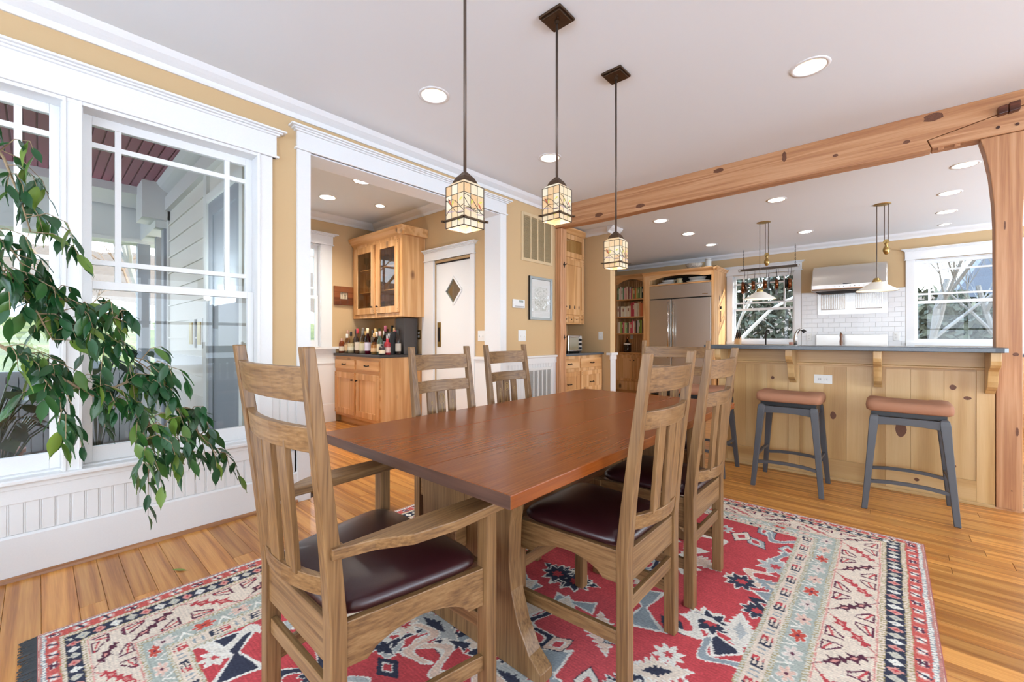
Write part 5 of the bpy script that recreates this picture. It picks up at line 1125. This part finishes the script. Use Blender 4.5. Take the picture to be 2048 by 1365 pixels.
# bottles on the bar counter
BT = [(-2.55, 2.80, .20, 'short', 'd9a488', 'e9d8c0', 'c9a090', 'short blush bottle at the far left of the bar counter'), (-2.50, 2.86, .31, 'tall', 'e8d6c2', 'e0d2bc', 'b58a72', 'tall clear rose bottle behind the leftmost short bottle'), (-2.31, 2.81, .29, 'round', 'efe9da', 'e9dfc6', '2b2018', 'clear round-shouldered bottle with cream label and dark stopper'),
      (-2.44, 2.95, .33, 'wine', '4a3a36', '8a7a6a', '2a2422', 'dark wine bottle with black capsule, third row left'), (-2.19, 2.84, .33, 'tall', 'd8c8b8', 'ead9c6', 'b8323a', 'bottle with bright red capsule and pale label'), (-2.10, 2.87, .34, 'champ', 'ddd8cc', 'd9c48a', '5a5048', 'clear sloping bottle with grey foil neck'),
      (-1.86, 2.80, .33, 'tall', 'b86a8a', 'e6dff0', 'd9c8a0', 'purple liqueur bottle with white script label'), (-1.98, 2.98, .33, 'wine', 'cbb49a', 'd9c8a8', 'c8a86a', 'bottle with gold neck behind the purple liqueur'), (-1.77, 2.87, .28, 'round', 'e2c0a8', 'e9c8b0', 'd8d0c4', 'pale pink bottle with floral label'),
      (-1.93, 3.08, .30, 'tall', 'b8b8a8', 'd8d0b8', 'd0cabc', 'frosted tall bottle in the back row'), (-1.57, 2.80, .29, 'wine', '4a5a4a', 'e9dcb8', 'd0a8a0', 'dark green bottle with cream label and pink capsule'), (-1.80, 3.12, .37, 'wine', '3a4038', '5a5a50', '23302a', 'tall dark bottle with green-black capsule in the back row'),
      (-1.66, 2.93, .36, 'wine', 'b0b4bc', '9a9aa8', '9a4a5a', 'wine bottle with dusky red capsule and grey label'), (-1.66, 3.06, .34, 'tall', '7a4a32', '8a6a50', 'a88a5a', 'amber bottle behind the grey-label wine'), (-1.50, 2.86, .20, 'short', 'a03038', 'd8b8b0', 'b02a3a', 'short red bottle near the right end of the counter'),
      (-1.58, 3.02, .30, 'round', '5a3a30', 'd8c8b0', 'd06a80', 'brown bottle with pink cap beside the black bag'), (-1.78, 3.22, .40, 'wine', '3a2a24', '6a5a48', '2a2420', 'tallest dark bottle at the back by the wall'), (-1.88, 3.25, .40, 'tall', 'c8b890', 'd8c8a0', 'c8a86a', 'tall pale bottle at the back beside the tallest dark one'),
      (-2.40, 2.80, .26, 'tall', 'e6dccb', 'd8b48a', 'e6e0d4', 'clear bottle with tan label between the leftmost bottles'), (-2.00, 2.81, .30, 'champ', 'e6e2d8', 'd8cfae', '6a625a', 'clear bottle with foil neck just left of the purple liqueur'), (-1.70, 2.80, .27, 'round', 'dcc8a4', 'e2b98a', 'c8a06a', 'honey bottle with floral label right of the purple liqueur'), (-1.48, 3.0, .30, 'tall', '2e2624', 'b8b0a4', '1f1c1b', 'slim black bottle behind the squat dark one'), (-2.12, 3.02, .31, 'wine', '6a5a48', 'c8b48c', '3a302a', 'brown wine bottle in the middle row behind the foil-neck bottle'),
      (-2.34, 3.04, .30, 'tall', 'c8b088', 'd8c098', 'c89a5a', 'honey coloured bottle in the back row left'), (-2.25, 3.2, .34, 'wine', '50604a', '7a806a', '6a7a5a', 'green bottle at the back under the cabinet'), (-2.05, 3.2, .33, 'round', '8a6a4a', 'b8a080', '4a3a2a', 'brown round bottle at the back under the cabinet'), (-1.49, 2.78, .13, 'short', '3a3230', 'e8d8b8', '2a2624', 'squat dark bottle with cream label at the front right')]
PROF = {'tall': [(.032, 0), (.036, .01), (.036, .58), (.03, .66), (.016, .74), (.014, .88)], 'wine': [(.034, 0), (.037, .01), (.037, .55), (.032, .63), (.015, .72), (.014, .84)], 'round': [(.036, 0), (.043, .03), (.044, .5), (.038, .6), (.017, .68), (.016, .86)], 'short': [(.034, 0), (.038, .02), (.038, .66), (.03, .76), (.016, .82), (.015, .9)], 'champ': [(.038, 0), (.043, .02), (.043, .4), (.034, .6), (.018, .8), (.016, .86)]}
for x, y, h_, ty, c1, c2, c3, lab in BT:
    b_ = thing('bottle', (x, y, .94), lab, 'bottle', 'bottles on the bar counter'); pf = [(r_, z*h_) for r_, z in PROF[ty]]
    mb().lathe(pf, (0, 0, 0), 18).build('glass_body', M['bottle'] if sum(lin(c1)) > .6 else M['objgloss'], b_, smooth=True, world=False, color=c1)
    rb_ = pf[1][0]+.0006; mb().lathe([(rb_, h_*.14), (rb_, h_*.46)], (0, 0, 0), 18, caps=False).build('paper_label', M['obj'], b_, smooth=True, world=False, color=c2)
    mb().lathe([(.0155, h_*.80), (.0165, h_*.82), (.0165, h_*1.0), (.012, h_*1.005)], (0, 0, 0), 14).build('cap', M['obj'], b_, smooth=True, world=False, color=c3)
    if sum(lin(c1)) > .6: mb().lathe([(rb_-.004, h_*.02), (rb_-.004, h_*.42)], (0, 0, 0), 16).build('liquid', M['objgloss'], b_, smooth=True, world=False, color=c1)
bb_ = thing('appliance_box', (-1.60, 3.2, .94), 'tall dark grey upright box at the right of the bar counter', 'box'); bx(-1.70, -1.50, 3.10, 3.31, .94, 1.405).build('cabinet', plain('charcoal_shell', '4d4744', .5), bb_, bevel=.008); bx(-1.702, -1.69, 3.09, 3.1, .95, 1.39).build('front_edge', plain('brown_edge', '8a6a4c', .5), bb_)
gb_ = thing('gift_bag', (-1.53, 2.92, .94), 'black wine gift bag with white rope handles', 'bag'); mb().hexa([(-1.58, 2.90, .94), (-1.50, 2.90, .94), (-1.50, 2.98, .94), (-1.58, 2.98, .94)], [(-1.585, 2.90, 1.21), (-1.495, 2.90, 1.21), (-1.495, 2.985, 1.23), (-1.585, 2.985, 1.23)]).build('bag', M['black'], gb_, bevel=.003)
for dx in (0, .03): mb().tube([(-1.57+dx, 2.897, 1.20), (-1.572+dx, 2.89, 1.16), (-1.555+dx, 2.888, 1.10), (-1.54+dx, 2.889, 1.15), (-1.535+dx, 2.897, 1.20)], .003, 6).build('rope_handle', M['plastic'], gb_)
plate('wall_outlet', 'brass outlet plate on the nook wall beside the grey box', PY(YN), -1.555, -1.48, 1.13, 1.25, 'outlet', 'outlet', 'brassdull')
plate('light_switch', 'white triple switch on the nook wall beside the door casing', PY(YN), -.395, -.285, 1.11, 1.23, 2, 'switch')
# ================================================================ ON THE WALLS
PW = PXp(0.0)
def grille(name, label, y0, y1, z0, z1, mats, cols, P, parent_d=0.0):
    g_ = thing(name, (parent_d, (y0+y1)/2, (z0+z1)/2), label, 'vent')
    fr = mb().frame_x(y0, y1, z0, z1, parent_d, parent_d+.012, .035); fr.build('frame', M[mats[0]], g_, bevel=.003)
    bx(parent_d, parent_d+.002, y0+.035, y1-.035, z0+.035, z1-.035).build('backing', M[mats[1]], g_)
    for i in range(1, cols): y = y0+.035+(y1-y0-.07)*i/cols; bx(parent_d+.002, parent_d+.012, y-.008, y+.008, z0+.035, z1-.035).build('divider', M[mats[0]], g_)
    lo = None; n_ = int((z1-z0-.07)/.0125)
    sl = mb()
    for i in range(n_): z = z0+.035+.0125*(i+.5); sl.hexa([(parent_d+.002, y0+.035, z-.004), (parent_d+.009, y0+.035, z-.0045), (parent_d+.009, y1-.035, z-.0045), (parent_d+.002, y1-.035, z-.004)], [(parent_d+.002, y0+.035, z+.0015), (parent_d+.009, y0+.035, z-.003), (parent_d+.009, y1-.035, z-.003), (parent_d+.002, y1-.035, z+.0015)])
    sl.build('louvres', M[mats[1]], g_, kind='stuff'); return g_
grille('return_vent', 'tall tan return-air vent high on the wall by the post', 3.633, 4.221, 2.03, 2.585, ('vent', 'ventin'), 4, PW)
grille('floor_vent', 'white return-air vent low in the wainscot by the post', 3.72, 4.2, .30, .80, ('ventw', 'ventwin'), 5, PW, .0125)
th = thing('thermostat', (0, 3.58, 1.53), 'white thermostat with grey display beside the cased opening', 'thermostat'); bx(0, .026, 3.48, 3.676, 1.482, 1.578).build('case', M['plastic'], th, bevel=.008); bx(.026, .0275, 3.57, 3.64, 1.545, 1.568).build('display', M['screen'], th); bx(.026, .028, 3.50, 3.66, 1.495, 1.505).build('cover_seam', M['ventwin'], th)
plate('light_switch', 'white double switch on the wall below the thermostat', PW, 3.585, 3.715, 1.11, 1.235, 2, 'switch')
pf = thing('framed_print', (0, 3.983, 1.6), 'silver framed print with pale mat beside the post', 'picture')
mb().frame_x(3.766, 4.2, 1.36, 1.865, .004, .028, .028).build('frame', plain('silver_frame', 'a9b0b0', .35, .5), pf, bevel=.003); mb().frame_x(3.762, 3.77, 1.358, 1.867, .002, .027, .003).build('frame_side', M['black'], pf)
bx(.004, .008, 3.79, 4.18, 1.385, 1.84).build('mat', plain('mat_board', 'e6e3dc', .8), pf)
def sketch():
    m, n, b = nmat('faded_sketch'); mp = coords(n, (9, 9, 9), rnd=False); t_ = N(n, 'ShaderNodeTexNoise'); t_.inputs['Detail'].default_value = 7; t_.inputs['Distortion'].default_value = 1.2; n.links.new(mp.outputs[0], t_.inputs['Vector'])
    r_ = ramp(n, t_.outputs['Fac'], [(.4, lin('b9b6a6')), (.5, lin('dedbd0')), (.65, lin('ebe8e0'))]); n.links.new(r_.outputs[0], b.inputs['Base Color']); return m
bx(.008, .009, 3.87, 4.11, 1.47, 1.75).build('drawing', sketch(), pf); bx(.018, .020, 3.794, 4.172, 1.388, 1.837).build('glazing', glassy('picture_glass', 'ffffff', 1.6), pf)
# small framed tile in the nook
tf = thing('framed_tile', (XN, 2.855, 1.74), 'small tree tile in a wide oak frame beside the bar cabinet', 'picture')
om = wood('tile_frame_oak', '5c2f16', '7a4220', '8f5530', 'y', .35, fine=.4)
mb().frame_x(2.716, 2.995, 1.607, 1.868, XN, XN+.03, .085).build('frame', om, tf, bevel=.003); bx(XN, XN+.012, 2.80, 2.91, 1.69, 1.785).build('tile', plain('cream_tile', 'd9c9a8', .3), tf)
tr = mb()
for y, s_ in ((2.83, 1), (2.865, 1), (2.89, -1)): tr.tube([(XN+.0125, y, 1.692), (XN+.0125, y+.004*s_, 1.74), (XN+.0125, y+.012*s_, 1.78)], .0022, 5); tr.tube([(XN+.0125, y+.004*s_, 1.735), (XN+.0125, y-.012*s_, 1.77)], .0018, 5)
tr.build('tree_lines', M['lead'], tf)
# fallen leaf on the floor
# ================================================================ FICUS BY THE WINDOW
fx = thing('ficus_tree', (.62, -.62, 0), 'potted weeping ficus with long drooping leafy branches by the window', 'plant')
mb().lathe([(.13, 0), (.14, .02), (.19, .30), (.205, .30), (.205, .34), (.185, .34), (.18, .30)], (.62, -.62, 0), 26).build('pot', M['terracotta'], fx, smooth=False); mb().lathe([(.001, .305), (.18, .305)], (.62, -.62, 0), 20, caps=False).build('soil', M['soil'], fx)
mb().tube([(.62, -.62, .28), (.60, -.60, .7), (.63, -.55, 1.1), (.60, -.50, 1.55), (.58, -.47, 2.0)], [.035, .03, .027, .022, .012], 10).build('trunk', M['bark'], fx, smooth=True)
BR = [[(.60, -.58, .85), (.56, -.35, 1.09), (.55, -.097, 1.12), (.55, .033, 1.01), (.55, .16, .90), (.58, .30, .80), (.60, .40, .68), (.62, .46, .55)],
      [(.55, .16, .90), (.53, .27, .95), (.52, .37, .92), (.52, .45, .80), (.55, .53, .68), (.58, .60, .56)],
      [(.60, -.5, 1.5), (.55, -.3, 1.55), (.52, -.12, 1.42), (.50, .02, 1.33), (.50, .16, 1.28), (.50, .27, 1.22)],
      [(.50, .02, 1.33), (.5, .10, 1.22), (.5, .22, 1.12), (.50, .33, 1.02), (.51, .42, .92)],
      [(.58, -.47, 1.9), (.54, -.3, 2.02), (.5, -.16, 1.98), (.5, -.09, 1.86), (.5, -.05, 1.72), (.5, -.02, 1.58)],
      [(.55, -.097, 1.12), (.56, 0.0, 1.02), (.58, .06, .90), (.60, .09, .78)],
      [(.52, -.12, 1.42), (.52, -.06, 1.36), (.52, .0, 1.25), (.54, .04, 1.14)],
      [(.58, .30, .80), (.63, .32, .68), (.65, .33, .56)],
      [(.55, -.35, 1.4), (.52, -.15, 1.55), (.5, -.08, 1.52), (.5, -.04, 1.44)]]
br = 0
for i, b_ in enumerate(BR):
    n_ = len(b_); mb().tube(b_, [(.009 if i in (0, 2, 4) else .006)*(1-.75*k/(n_-1)) for k in range(n_)], 7).build('branch', M['bark'], fx, smooth=True)
lm = mb(); LP = [(0, .0), (.1, .22), (.28, .40), (.48, .44), (.66, .32), (.8, .13), (.9, .04), (1.0, .0)]
vs_ = []; fs_ = []
for (u, h_) in LP:
    wv = .03*math.sin(u*12)
    vs_ += [(-h_*.4, u, .05*h_-.16*u*u+wv*.4), (0, u, -.16*u*u-.02), (h_*.4, u, .05*h_-.16*u*u-wv*.4)]
for k in range(len(LP)-1): a = k*3; fs_ += [(a, a+1, a+4, a+3), (a+1, a+2, a+5, a+4)]
lm.add(vs_, fs_); leaf_me = None
rl = random.Random(11); leaves = []; twigs = mb()
def along(b_, t_):
    k = min(int(t_*(len(b_)-1)), len(b_)-2); f_ = t_*(len(b_)-1)-k; return Vector(b_[k]).lerp(Vector(b_[k+1]), f_), (Vector(b_[k+1])-Vector(b_[k])).normalized()
DEN = [130, 110, 110, 100, 80, 75, 85, 55, 45]
for b_, cnt in zip(BR, DEN):
    nt_ = max(4, cnt//5)
    for k in range(nt_):
        t_ = .28+.72*(k+rl.random())/nt_ if b_ is BR[0] or b_ is BR[2] or b_ is BR[4] else (k+rl.random())/nt_
        p, d_ = along(b_, min(t_, .999)); side = Vector((rl.uniform(-1, 1), rl.uniform(-.2, 1), rl.uniform(-.5, .6))).normalized(); L2 = rl.uniform(.05, .15)
        pts = [p, p+side*L2*.5+Vector((0, 0, .01)), p+side*L2+Vector((0, 0, -.25*L2)), p+side*L2*1.15+Vector((0, 0, -.7*L2))]
        twigs.tube(pts, [.0022, .0018, .0014, .001], 5)
        for q in range(5):
            u = .25+.75*q/4; pp, dd = along(pts, min(u, .999)); az = rl.uniform(0, 2*math.pi); dirn = (dd*.7+Vector((math.cos(az)*.8, math.sin(az)*.8, -.55-rl.random()*.5))).normalized()
            leaves.append((pp, dirn, rl.uniform(.072, .115), rl.uniform(-.9, .9)))
twigs.build('twigs', M['bark'], fx, kind='stuff')
def leaf_matrix(p, d_, L2, roll):
    up = Vector((0, 0, 1)); x_ = d_.cross(up)
    x_ = x_.normalized() if x_.length > 1e-3 else Vector((1, 0, 0)); z_ = x_.cross(d_).normalized(); m3 = Matrix((x_, d_, z_)).transposed() @ Matrix.Rotation(roll, 3, 'Y')
    return m3, L2
rl.shuffle(leaves); leaves.sort(key=lambda q: -(q[2]+.05*(q[0].y > -.15)))
pl_ = Vector(fx.location)
for k, (p, d_, L2, roll) in enumerate(leaves[:295]):
    m3, L2 = leaf_matrix(p, d_, L2, roll)
    if leaf_me is None: o = lm.build('leaf', M['leaf'], fx, smooth=True, world=False); leaf_me = o.data
    else: o = bpy.data.objects.new('leaf', leaf_me); COL.objects.link(o); o.parent = fx
    o.location = p-pl_; o.rotation_euler = m3.to_euler(); o.scale = (L2, L2, L2)
rest = mb()
for (p, d_, L2, roll) in leaves[295:]:
    m3, L2 = leaf_matrix(p, d_, L2, roll); rest.add([p+m3 @ (Vector(q)*L2) for q in lm.v], lm.f)
if rest.v: rest.build('leaves', M['leaf'], fx, smooth=True, kind='stuff')
fl = thing('fallen_leaf', (.493, .461, .001), 'single dry green leaf lying on the floor by the rug', 'leaf')
o = lm.build('leaf', plain('dry_leaf', '8a9a4a', .6), fl, world=False); o.scale = (.05, .085, .02); o.rotation_euler = (0, 0, R(-50)); o.location = (-.03, -.02, .004)
# ================================================================ OUTSIDE
# porch beyond the window wall
struct('porch_floor', bx(-4.1, T, -6, 1.0, -.2, -.12), M['porchfloor'])
pc = struct('porch_ceiling', bx(-4.1, T, -6, 1.0, 2.862, 2.88), M['porchred'])
y = -1.6
while y < .97: bx(-3.95, T-.01, y+.004, y+.07, 2.848, 2.863).build('ceiling_board', M['porchred'], pc, bevel=.004, seg=1); y += .076
struct('porch_ceiling_far', bx(-3.95, T, -6, -1.6, 2.85, 2.862), M['porchred'])
sw = struct('wall_porch_siding', bx(-2.92, T-.02, 1.0-.02, 1.0, -.2, 2.86), M['siding'])
z = -.1; 
while z < 2.7:
    mb().hexa([(-2.86, .975, z), (-1.33, .975, z), (-1.33, .98, z), (-2.86, .98, z)], [(-2.86, .968+.008, z+.176), (-1.33, .968+.008, z+.176), (-1.33, .98, z+.176), (-2.86, .98, z+.176)]).build('clapboard', M['siding'], sw)
    sh_ = bx(-2.86, -1.33, .962, .98, z-.004, z+.012).build('clapboard', M['siding'], sw); z += .178
for a in ((-2.93, -2.85), (-1.34, -1.24)): bx(a[0], a[1], .955, .98, -.1, 2.72).build('corner_board', M['porchwhite'], sw)
struct('trim_24', mb().prism([(1.0-p*1.6, 2.70+z*1.6) for p, z in CR], 'x', -3.2, T).box(-3.2, T, .93, 1.0, 2.55, 2.70), M['porchwhite'])
dgr = thing('door_2', (0, 0, 0), None, None); dgr['kind'] = 'structure'
mb().frame_y(-1.24, -.24, -.12, 2.35, .94, .98, .07).build('door_frame', M['porchwhite'], dgr); mb().frame_y(-1.17, -.31, -.1, 2.28, .955, .975, .12).build('door_stiles', M['porchgrey'], dgr); bx(-1.05, -.43, .966, .97, .02, 2.16).build('door_screen', plain('door_grey_panel', '8b8f94', .4), dgr)
t = mb(); t.box(-4.12, -3.95, -6, 1.1, 2.37, 2.86); t.box(-4.2, -3.9, -6, 1.1, 2.34, 2.38); t.box(-4.0, -2.92, .86, 1.06, 2.37, 2.86); t.box(-3.25, -2.85, .74, 1.0, 2.45, 2.86); t.box(-3.9, -3.2, -6, .9, 2.76, 2.85)
struct('porch_beam', t, M['porchwhite'])
t = mb()
for y in (.90, -.45, -1.9, -3.4): t.box(-4.1, -3.97, y-.06, y+.06, -.12, 2.37)
t.box(-4.06, -4.0, -6, .9, .72, .78); t.box(-3.6, -3.5, .95, 1.02, -.12, 2.37); t.box(-3.05, -2.92, .93, 1.02, -.12, 2.37)
struct('porch_post', t, M['porchgrey'])
t = struct('porch_knee_wall', bx(-4.05, -4.02, -6, .9, -.12, .72), M['porchgrey'])
for i in range(26): yy_ = -1.4+i*.09; bx(-4.02, -4.0, yy_+.003, yy_+.087, -.12, .72).build('board', M['porchgrey'], t)
for x, lab in ((-1.755, 'left brass light plate on the porch siding'), (-1.455, 'right brass light plate on the porch siding')):
    s_ = thing('porch_light_plate', (x, .97, 1.19), lab, 'wall plate'); bx(x-.09, x+.09, .955, .966, 1.06, 1.32).build('backing', M['porchwhite'], s_); bx(x-.05, x+.05, .945, .955, 1.09, 1.29).build('plate', M['brass'], s_)
def foliage(center, rad, n_, size, seed, squash=1.0):
    r_ = np.random.RandomState(seed); m = mb()
    d_ = r_.randn(n_, 3); d_ /= np.linalg.norm(d_, axis=1)[:, None]; rr = r_.rand(n_)**.45
    for i in range(n_):
        p = np.array(center)+d_[i]*rr[i]*np.array(rad); a = r_.randn(3); a /= np.linalg.norm(a); b = np.cross(a, r_.randn(3)); b /= np.linalg.norm(b); s_ = size*(.6+.8*r_.rand())
        m.add([p-a*s_, p+b*s_*.4, p+a*s_, p-b*s_*.4], [(0, 1, 2, 3)])
    return m
for (x, y, lab, sd_, h_) in ((-1.7, .32, 'broad-leaved potted plant on the porch before the siding', 1, .85), (-1.6, -.18, 'low leafy potted plant on the porch by the left window', 2, .5), (-2.4, -.25, 'bushy porch plant behind the low potted plant', 3, .55)):
    p = thing('porch_plant', (x, y, -.12), lab, 'plant'); r_ = random.Random(sd_)
    mb().lathe([(.12, 0), (.17, .3), (.185, .3), (.185, .33), (.001, .31)], (x, y, -.12), 18, caps=False).build('pot', M['terracotta'], p)
    nL = 11 if sd_ == 1 else 30
    for k in range(nL):
        a = 2*math.pi*k/nL+r_.uniform(-.3, .3); L2 = r_.uniform(.22, .3) if sd_ == 1 else r_.uniform(.1, .17); hh = h_*r_.uniform(.55, 1.1); rx_ = r_.uniform(.1, .3)
        st = Vector((x+math.cos(a)*rx_, y+math.sin(a)*rx_, .15+hh)); 
        mb().tube([(x, y, .15), ((x+st.x)/2, (y+st.y)/2, .15+hh*.7), tuple(st)], .006, 5).build('stem', M['darkleaf'], p)
        m3, _ = leaf_matrix(st, Vector((math.cos(a), math.sin(a), -.45)).normalized(), L2, r_.uniform(-.4, .4)); mm = mb(); mm.add([st+m3 @ (Vector((q[0]*1.6, q[1], q[2]))*L2) for q in lm.v], lm.f); mm.build('leaf', M['darkleaf'], p, smooth=True)
# terrain
def terrain(name, mat, x0, x1, y0, y1, hf, nx=24, ny=40):
    m = mb(); V = []; F = []
    for i in range(nx+1):
        for j in range(ny+1): x = x0+(x1-x0)*i/nx; y = y0+(y1-y0)*j/ny; V.append((x, y, hf(x, y)))
    for i in range(nx):
        for j in range(ny): a = i*(ny+1)+j; F.append((a, a+ny+1, a+ny+2, a+1))
    m.add(V, F); return struct(name, m, mat, smooth=True)
def hill(x, y): 
    t_ = max(0, -4.2-x); return -.35+t_*.155+.05*math.sin(x*.9+y*.7)+.04*math.sin(y*1.7)
terrain('ground_lawn', M['lawn'], -4.15, -18.2, -14, 9, hill); terrain('ground_snow', M['snow'], -18.2, -23.5, -22, 14, hill); terrain('ground_brush', M['brush'], -23.5, -60, -50, 40, lambda x, y: hill(x, y)+.5*math.sin(y*.8)*math.sin(x*.5)+min(2.0, (-23.5-x)*.1))
terrain('ground_kitchen_side', M['brush'], -14, 60, 9.3, 60, lambda x, y: -.5+max(0, y-12)*.13+.12*math.sin(x*1.3+y))
terrain('ground_right', M['snow'], 7.9, 60, -40, 9.3, lambda x, y: -.4); terrain('ground_rear', M['snow'], -4.1, 8, -40, -3.6, lambda x, y: -.4)  # unseen ground made snow white to bounce light up to the ceiling
# trees
def tree(name, base, h_, mat, seed, label, cat='tree', lean=(0, 0), fork=.3, r0=.16, depth=4, group='bare winter trees outside', spread=.6, n_br=3):
    r_ = random.Random(seed); tt = thing(name, base, label, cat, group); m = mb(); tw = mb()
    def grow(p, d_, L2, r, k):
        n_ = 4; pts = [p]; dd = d_.copy()
        for i in range(n_): dd = (dd+Vector((r_.uniform(-.18, .18), r_.uniform(-.18, .18), r_.uniform(-.05, .12)))).normalized(); pts.append(pts[-1]+dd*L2/n_)
        (m if k > depth-2 else tw).tube(pts, [r*(1-.45*i/n_) for i in range(n_+1)], 6 if k > depth-2 else 4, caps=False)
        if k > 0:
            for q in range(n_br if k > 1 else n_br+1):
                i = r_.randint(2, n_); az = r_.uniform(0, 2*math.pi); nd = (dd+Vector((math.cos(az), math.sin(az), r_.uniform(-.1, .5)))*spread).normalized(); grow(pts[i], nd, L2*r_.uniform(.55, .8), r*.5, k-1)
    grow(Vector(base), Vector((lean[0], lean[1], 1)).normalized(), h_*fork, r0, depth)
    m.build('trunk', mat, tt); tw.build('twigs', mat, tt, kind='stuff'); return tt
for i, (x, y, h_, lean, r0, lab) in enumerate(((-11.5, -.85, 8, (0, .05), .16, 'thick tan-barked bare tree beyond the left window'), (-12.4, -2.6, 8, (0, -.25), .13, 'leaning tan-barked bare tree beside the thick one'), (-16, 2.6, 9, (.1, -.35), .14, 'bare tree with long dark boughs across the sky'), (-20, -3.5, 9, (0, .1), .2, 'bare tree far up the snowy slope'))):
    tree('bare_tree', (x, y, hill(x, y)-.1), h_, M['barktan'] if i < 2 else M['barkgrey'], 31+i, lab, lean=lean, fork=.33, r0=r0, depth=4)
tree('leafless_bush', (-17.5, 1.35, hill(-17.5, 1.35)-.05), 3.2, M['barktan'], 77, 'tan leafless bush at the top of the lawn before the snow', 'bush', fork=.22, r0=.05, depth=4, group='shrubs outside', spread=1.1, n_br=4)
for i in range(7):
    y = -9+i*3.1; x = -26-(i % 3)*2; tree('leafless_bush', (x, y, hill(x, y)+.2), 6, M['barktan'], 90+i, 'brown thicket shrub number %s from the left on the ridge beyond the snow' % ordn[i].replace('number ', ''), 'bush', fork=.28, r0=.09, depth=4, group='shrubs outside', spread=1.0)
    bpy.data.objects[tt_.name if False else [o.name for o in bpy.data.objects if o.name.startswith('leafless_bush') and o.parent is None][-1]]['label'] = 'brown leafless thicket shrub on the ridge beyond the snow, %s from the left' % ordn[i]
kb_ = [(-1.5, 17, 7.2), (1.3, 18, 7.4), (3.6, 17.5, 2.9), (5.2, 18.5, 2.7), (7.8, 20, 4), (-4.5, 21, 8), (10.5, 19, 5)]
for i, (x, y, h_) in enumerate(kb_):
    p = thing('thicket_shrub', (x, y, -.5+max(0, y-12)*.13), 'dense grey-green winter thicket behind the kitchen windows, %s from the left' % ordn[[5, 0, 1, 2, 3, 4, 6].index(i)], 'shrub', 'thickets behind the kitchen')
    foliage((x, y, h_*.42), (2.1, 1.6, h_*.5), 4200 if i in (0, 1) else 2400, .16, 200+i).build('foliage', M['hedge'], p, kind='stuff'); mb().tube([(x, y, -.3), (x+.1, y, h_*.5)], [.1, .05], 6).build('stem', M['barkgrey'], p)
for i, (x, y, lean, lab) in enumerate(((-1.2, 13.6, (.75, 0), 'pale-barked tree leaning across the left kitchen window'), (2.6, 16, (-.35, .3), 'pale thin tree behind the left kitchen window'), (3.6, 14.2, (.12, 0), 'grey bare tree behind the right kitchen window'), (5.3, 16.5, (-.1, .1), 'dark bare tree at the right of the right kitchen window'))):
    tree('bare_tree', (x, y, -.3), 8, M['barkpale'] if i < 2 else M['barkgrey'], 60+i, lab, lean=lean, fork=.36, r0=.09, depth=4)
hs2 = thing('pane_shade_shape', (8.5, 22, 0), 'grey sloped shape standing in for shade on the right kitchen window glass', 'shade stand-in')  # made-up shape imitating the line between glare and shade on the glass
mb().prism([(4.96, 2.75), (14, 2.75), (14, 9.9), (9.25, 9.9)], 'y', 25, 31).build('roof', M['roofgrey'], hs2); bx(5.3, 14, 25.2, 30.8, .5, 2.75).build('wall', M['porchwhite'], hs2)  # roof and wall forms are added; the slope draws the pane's shade line
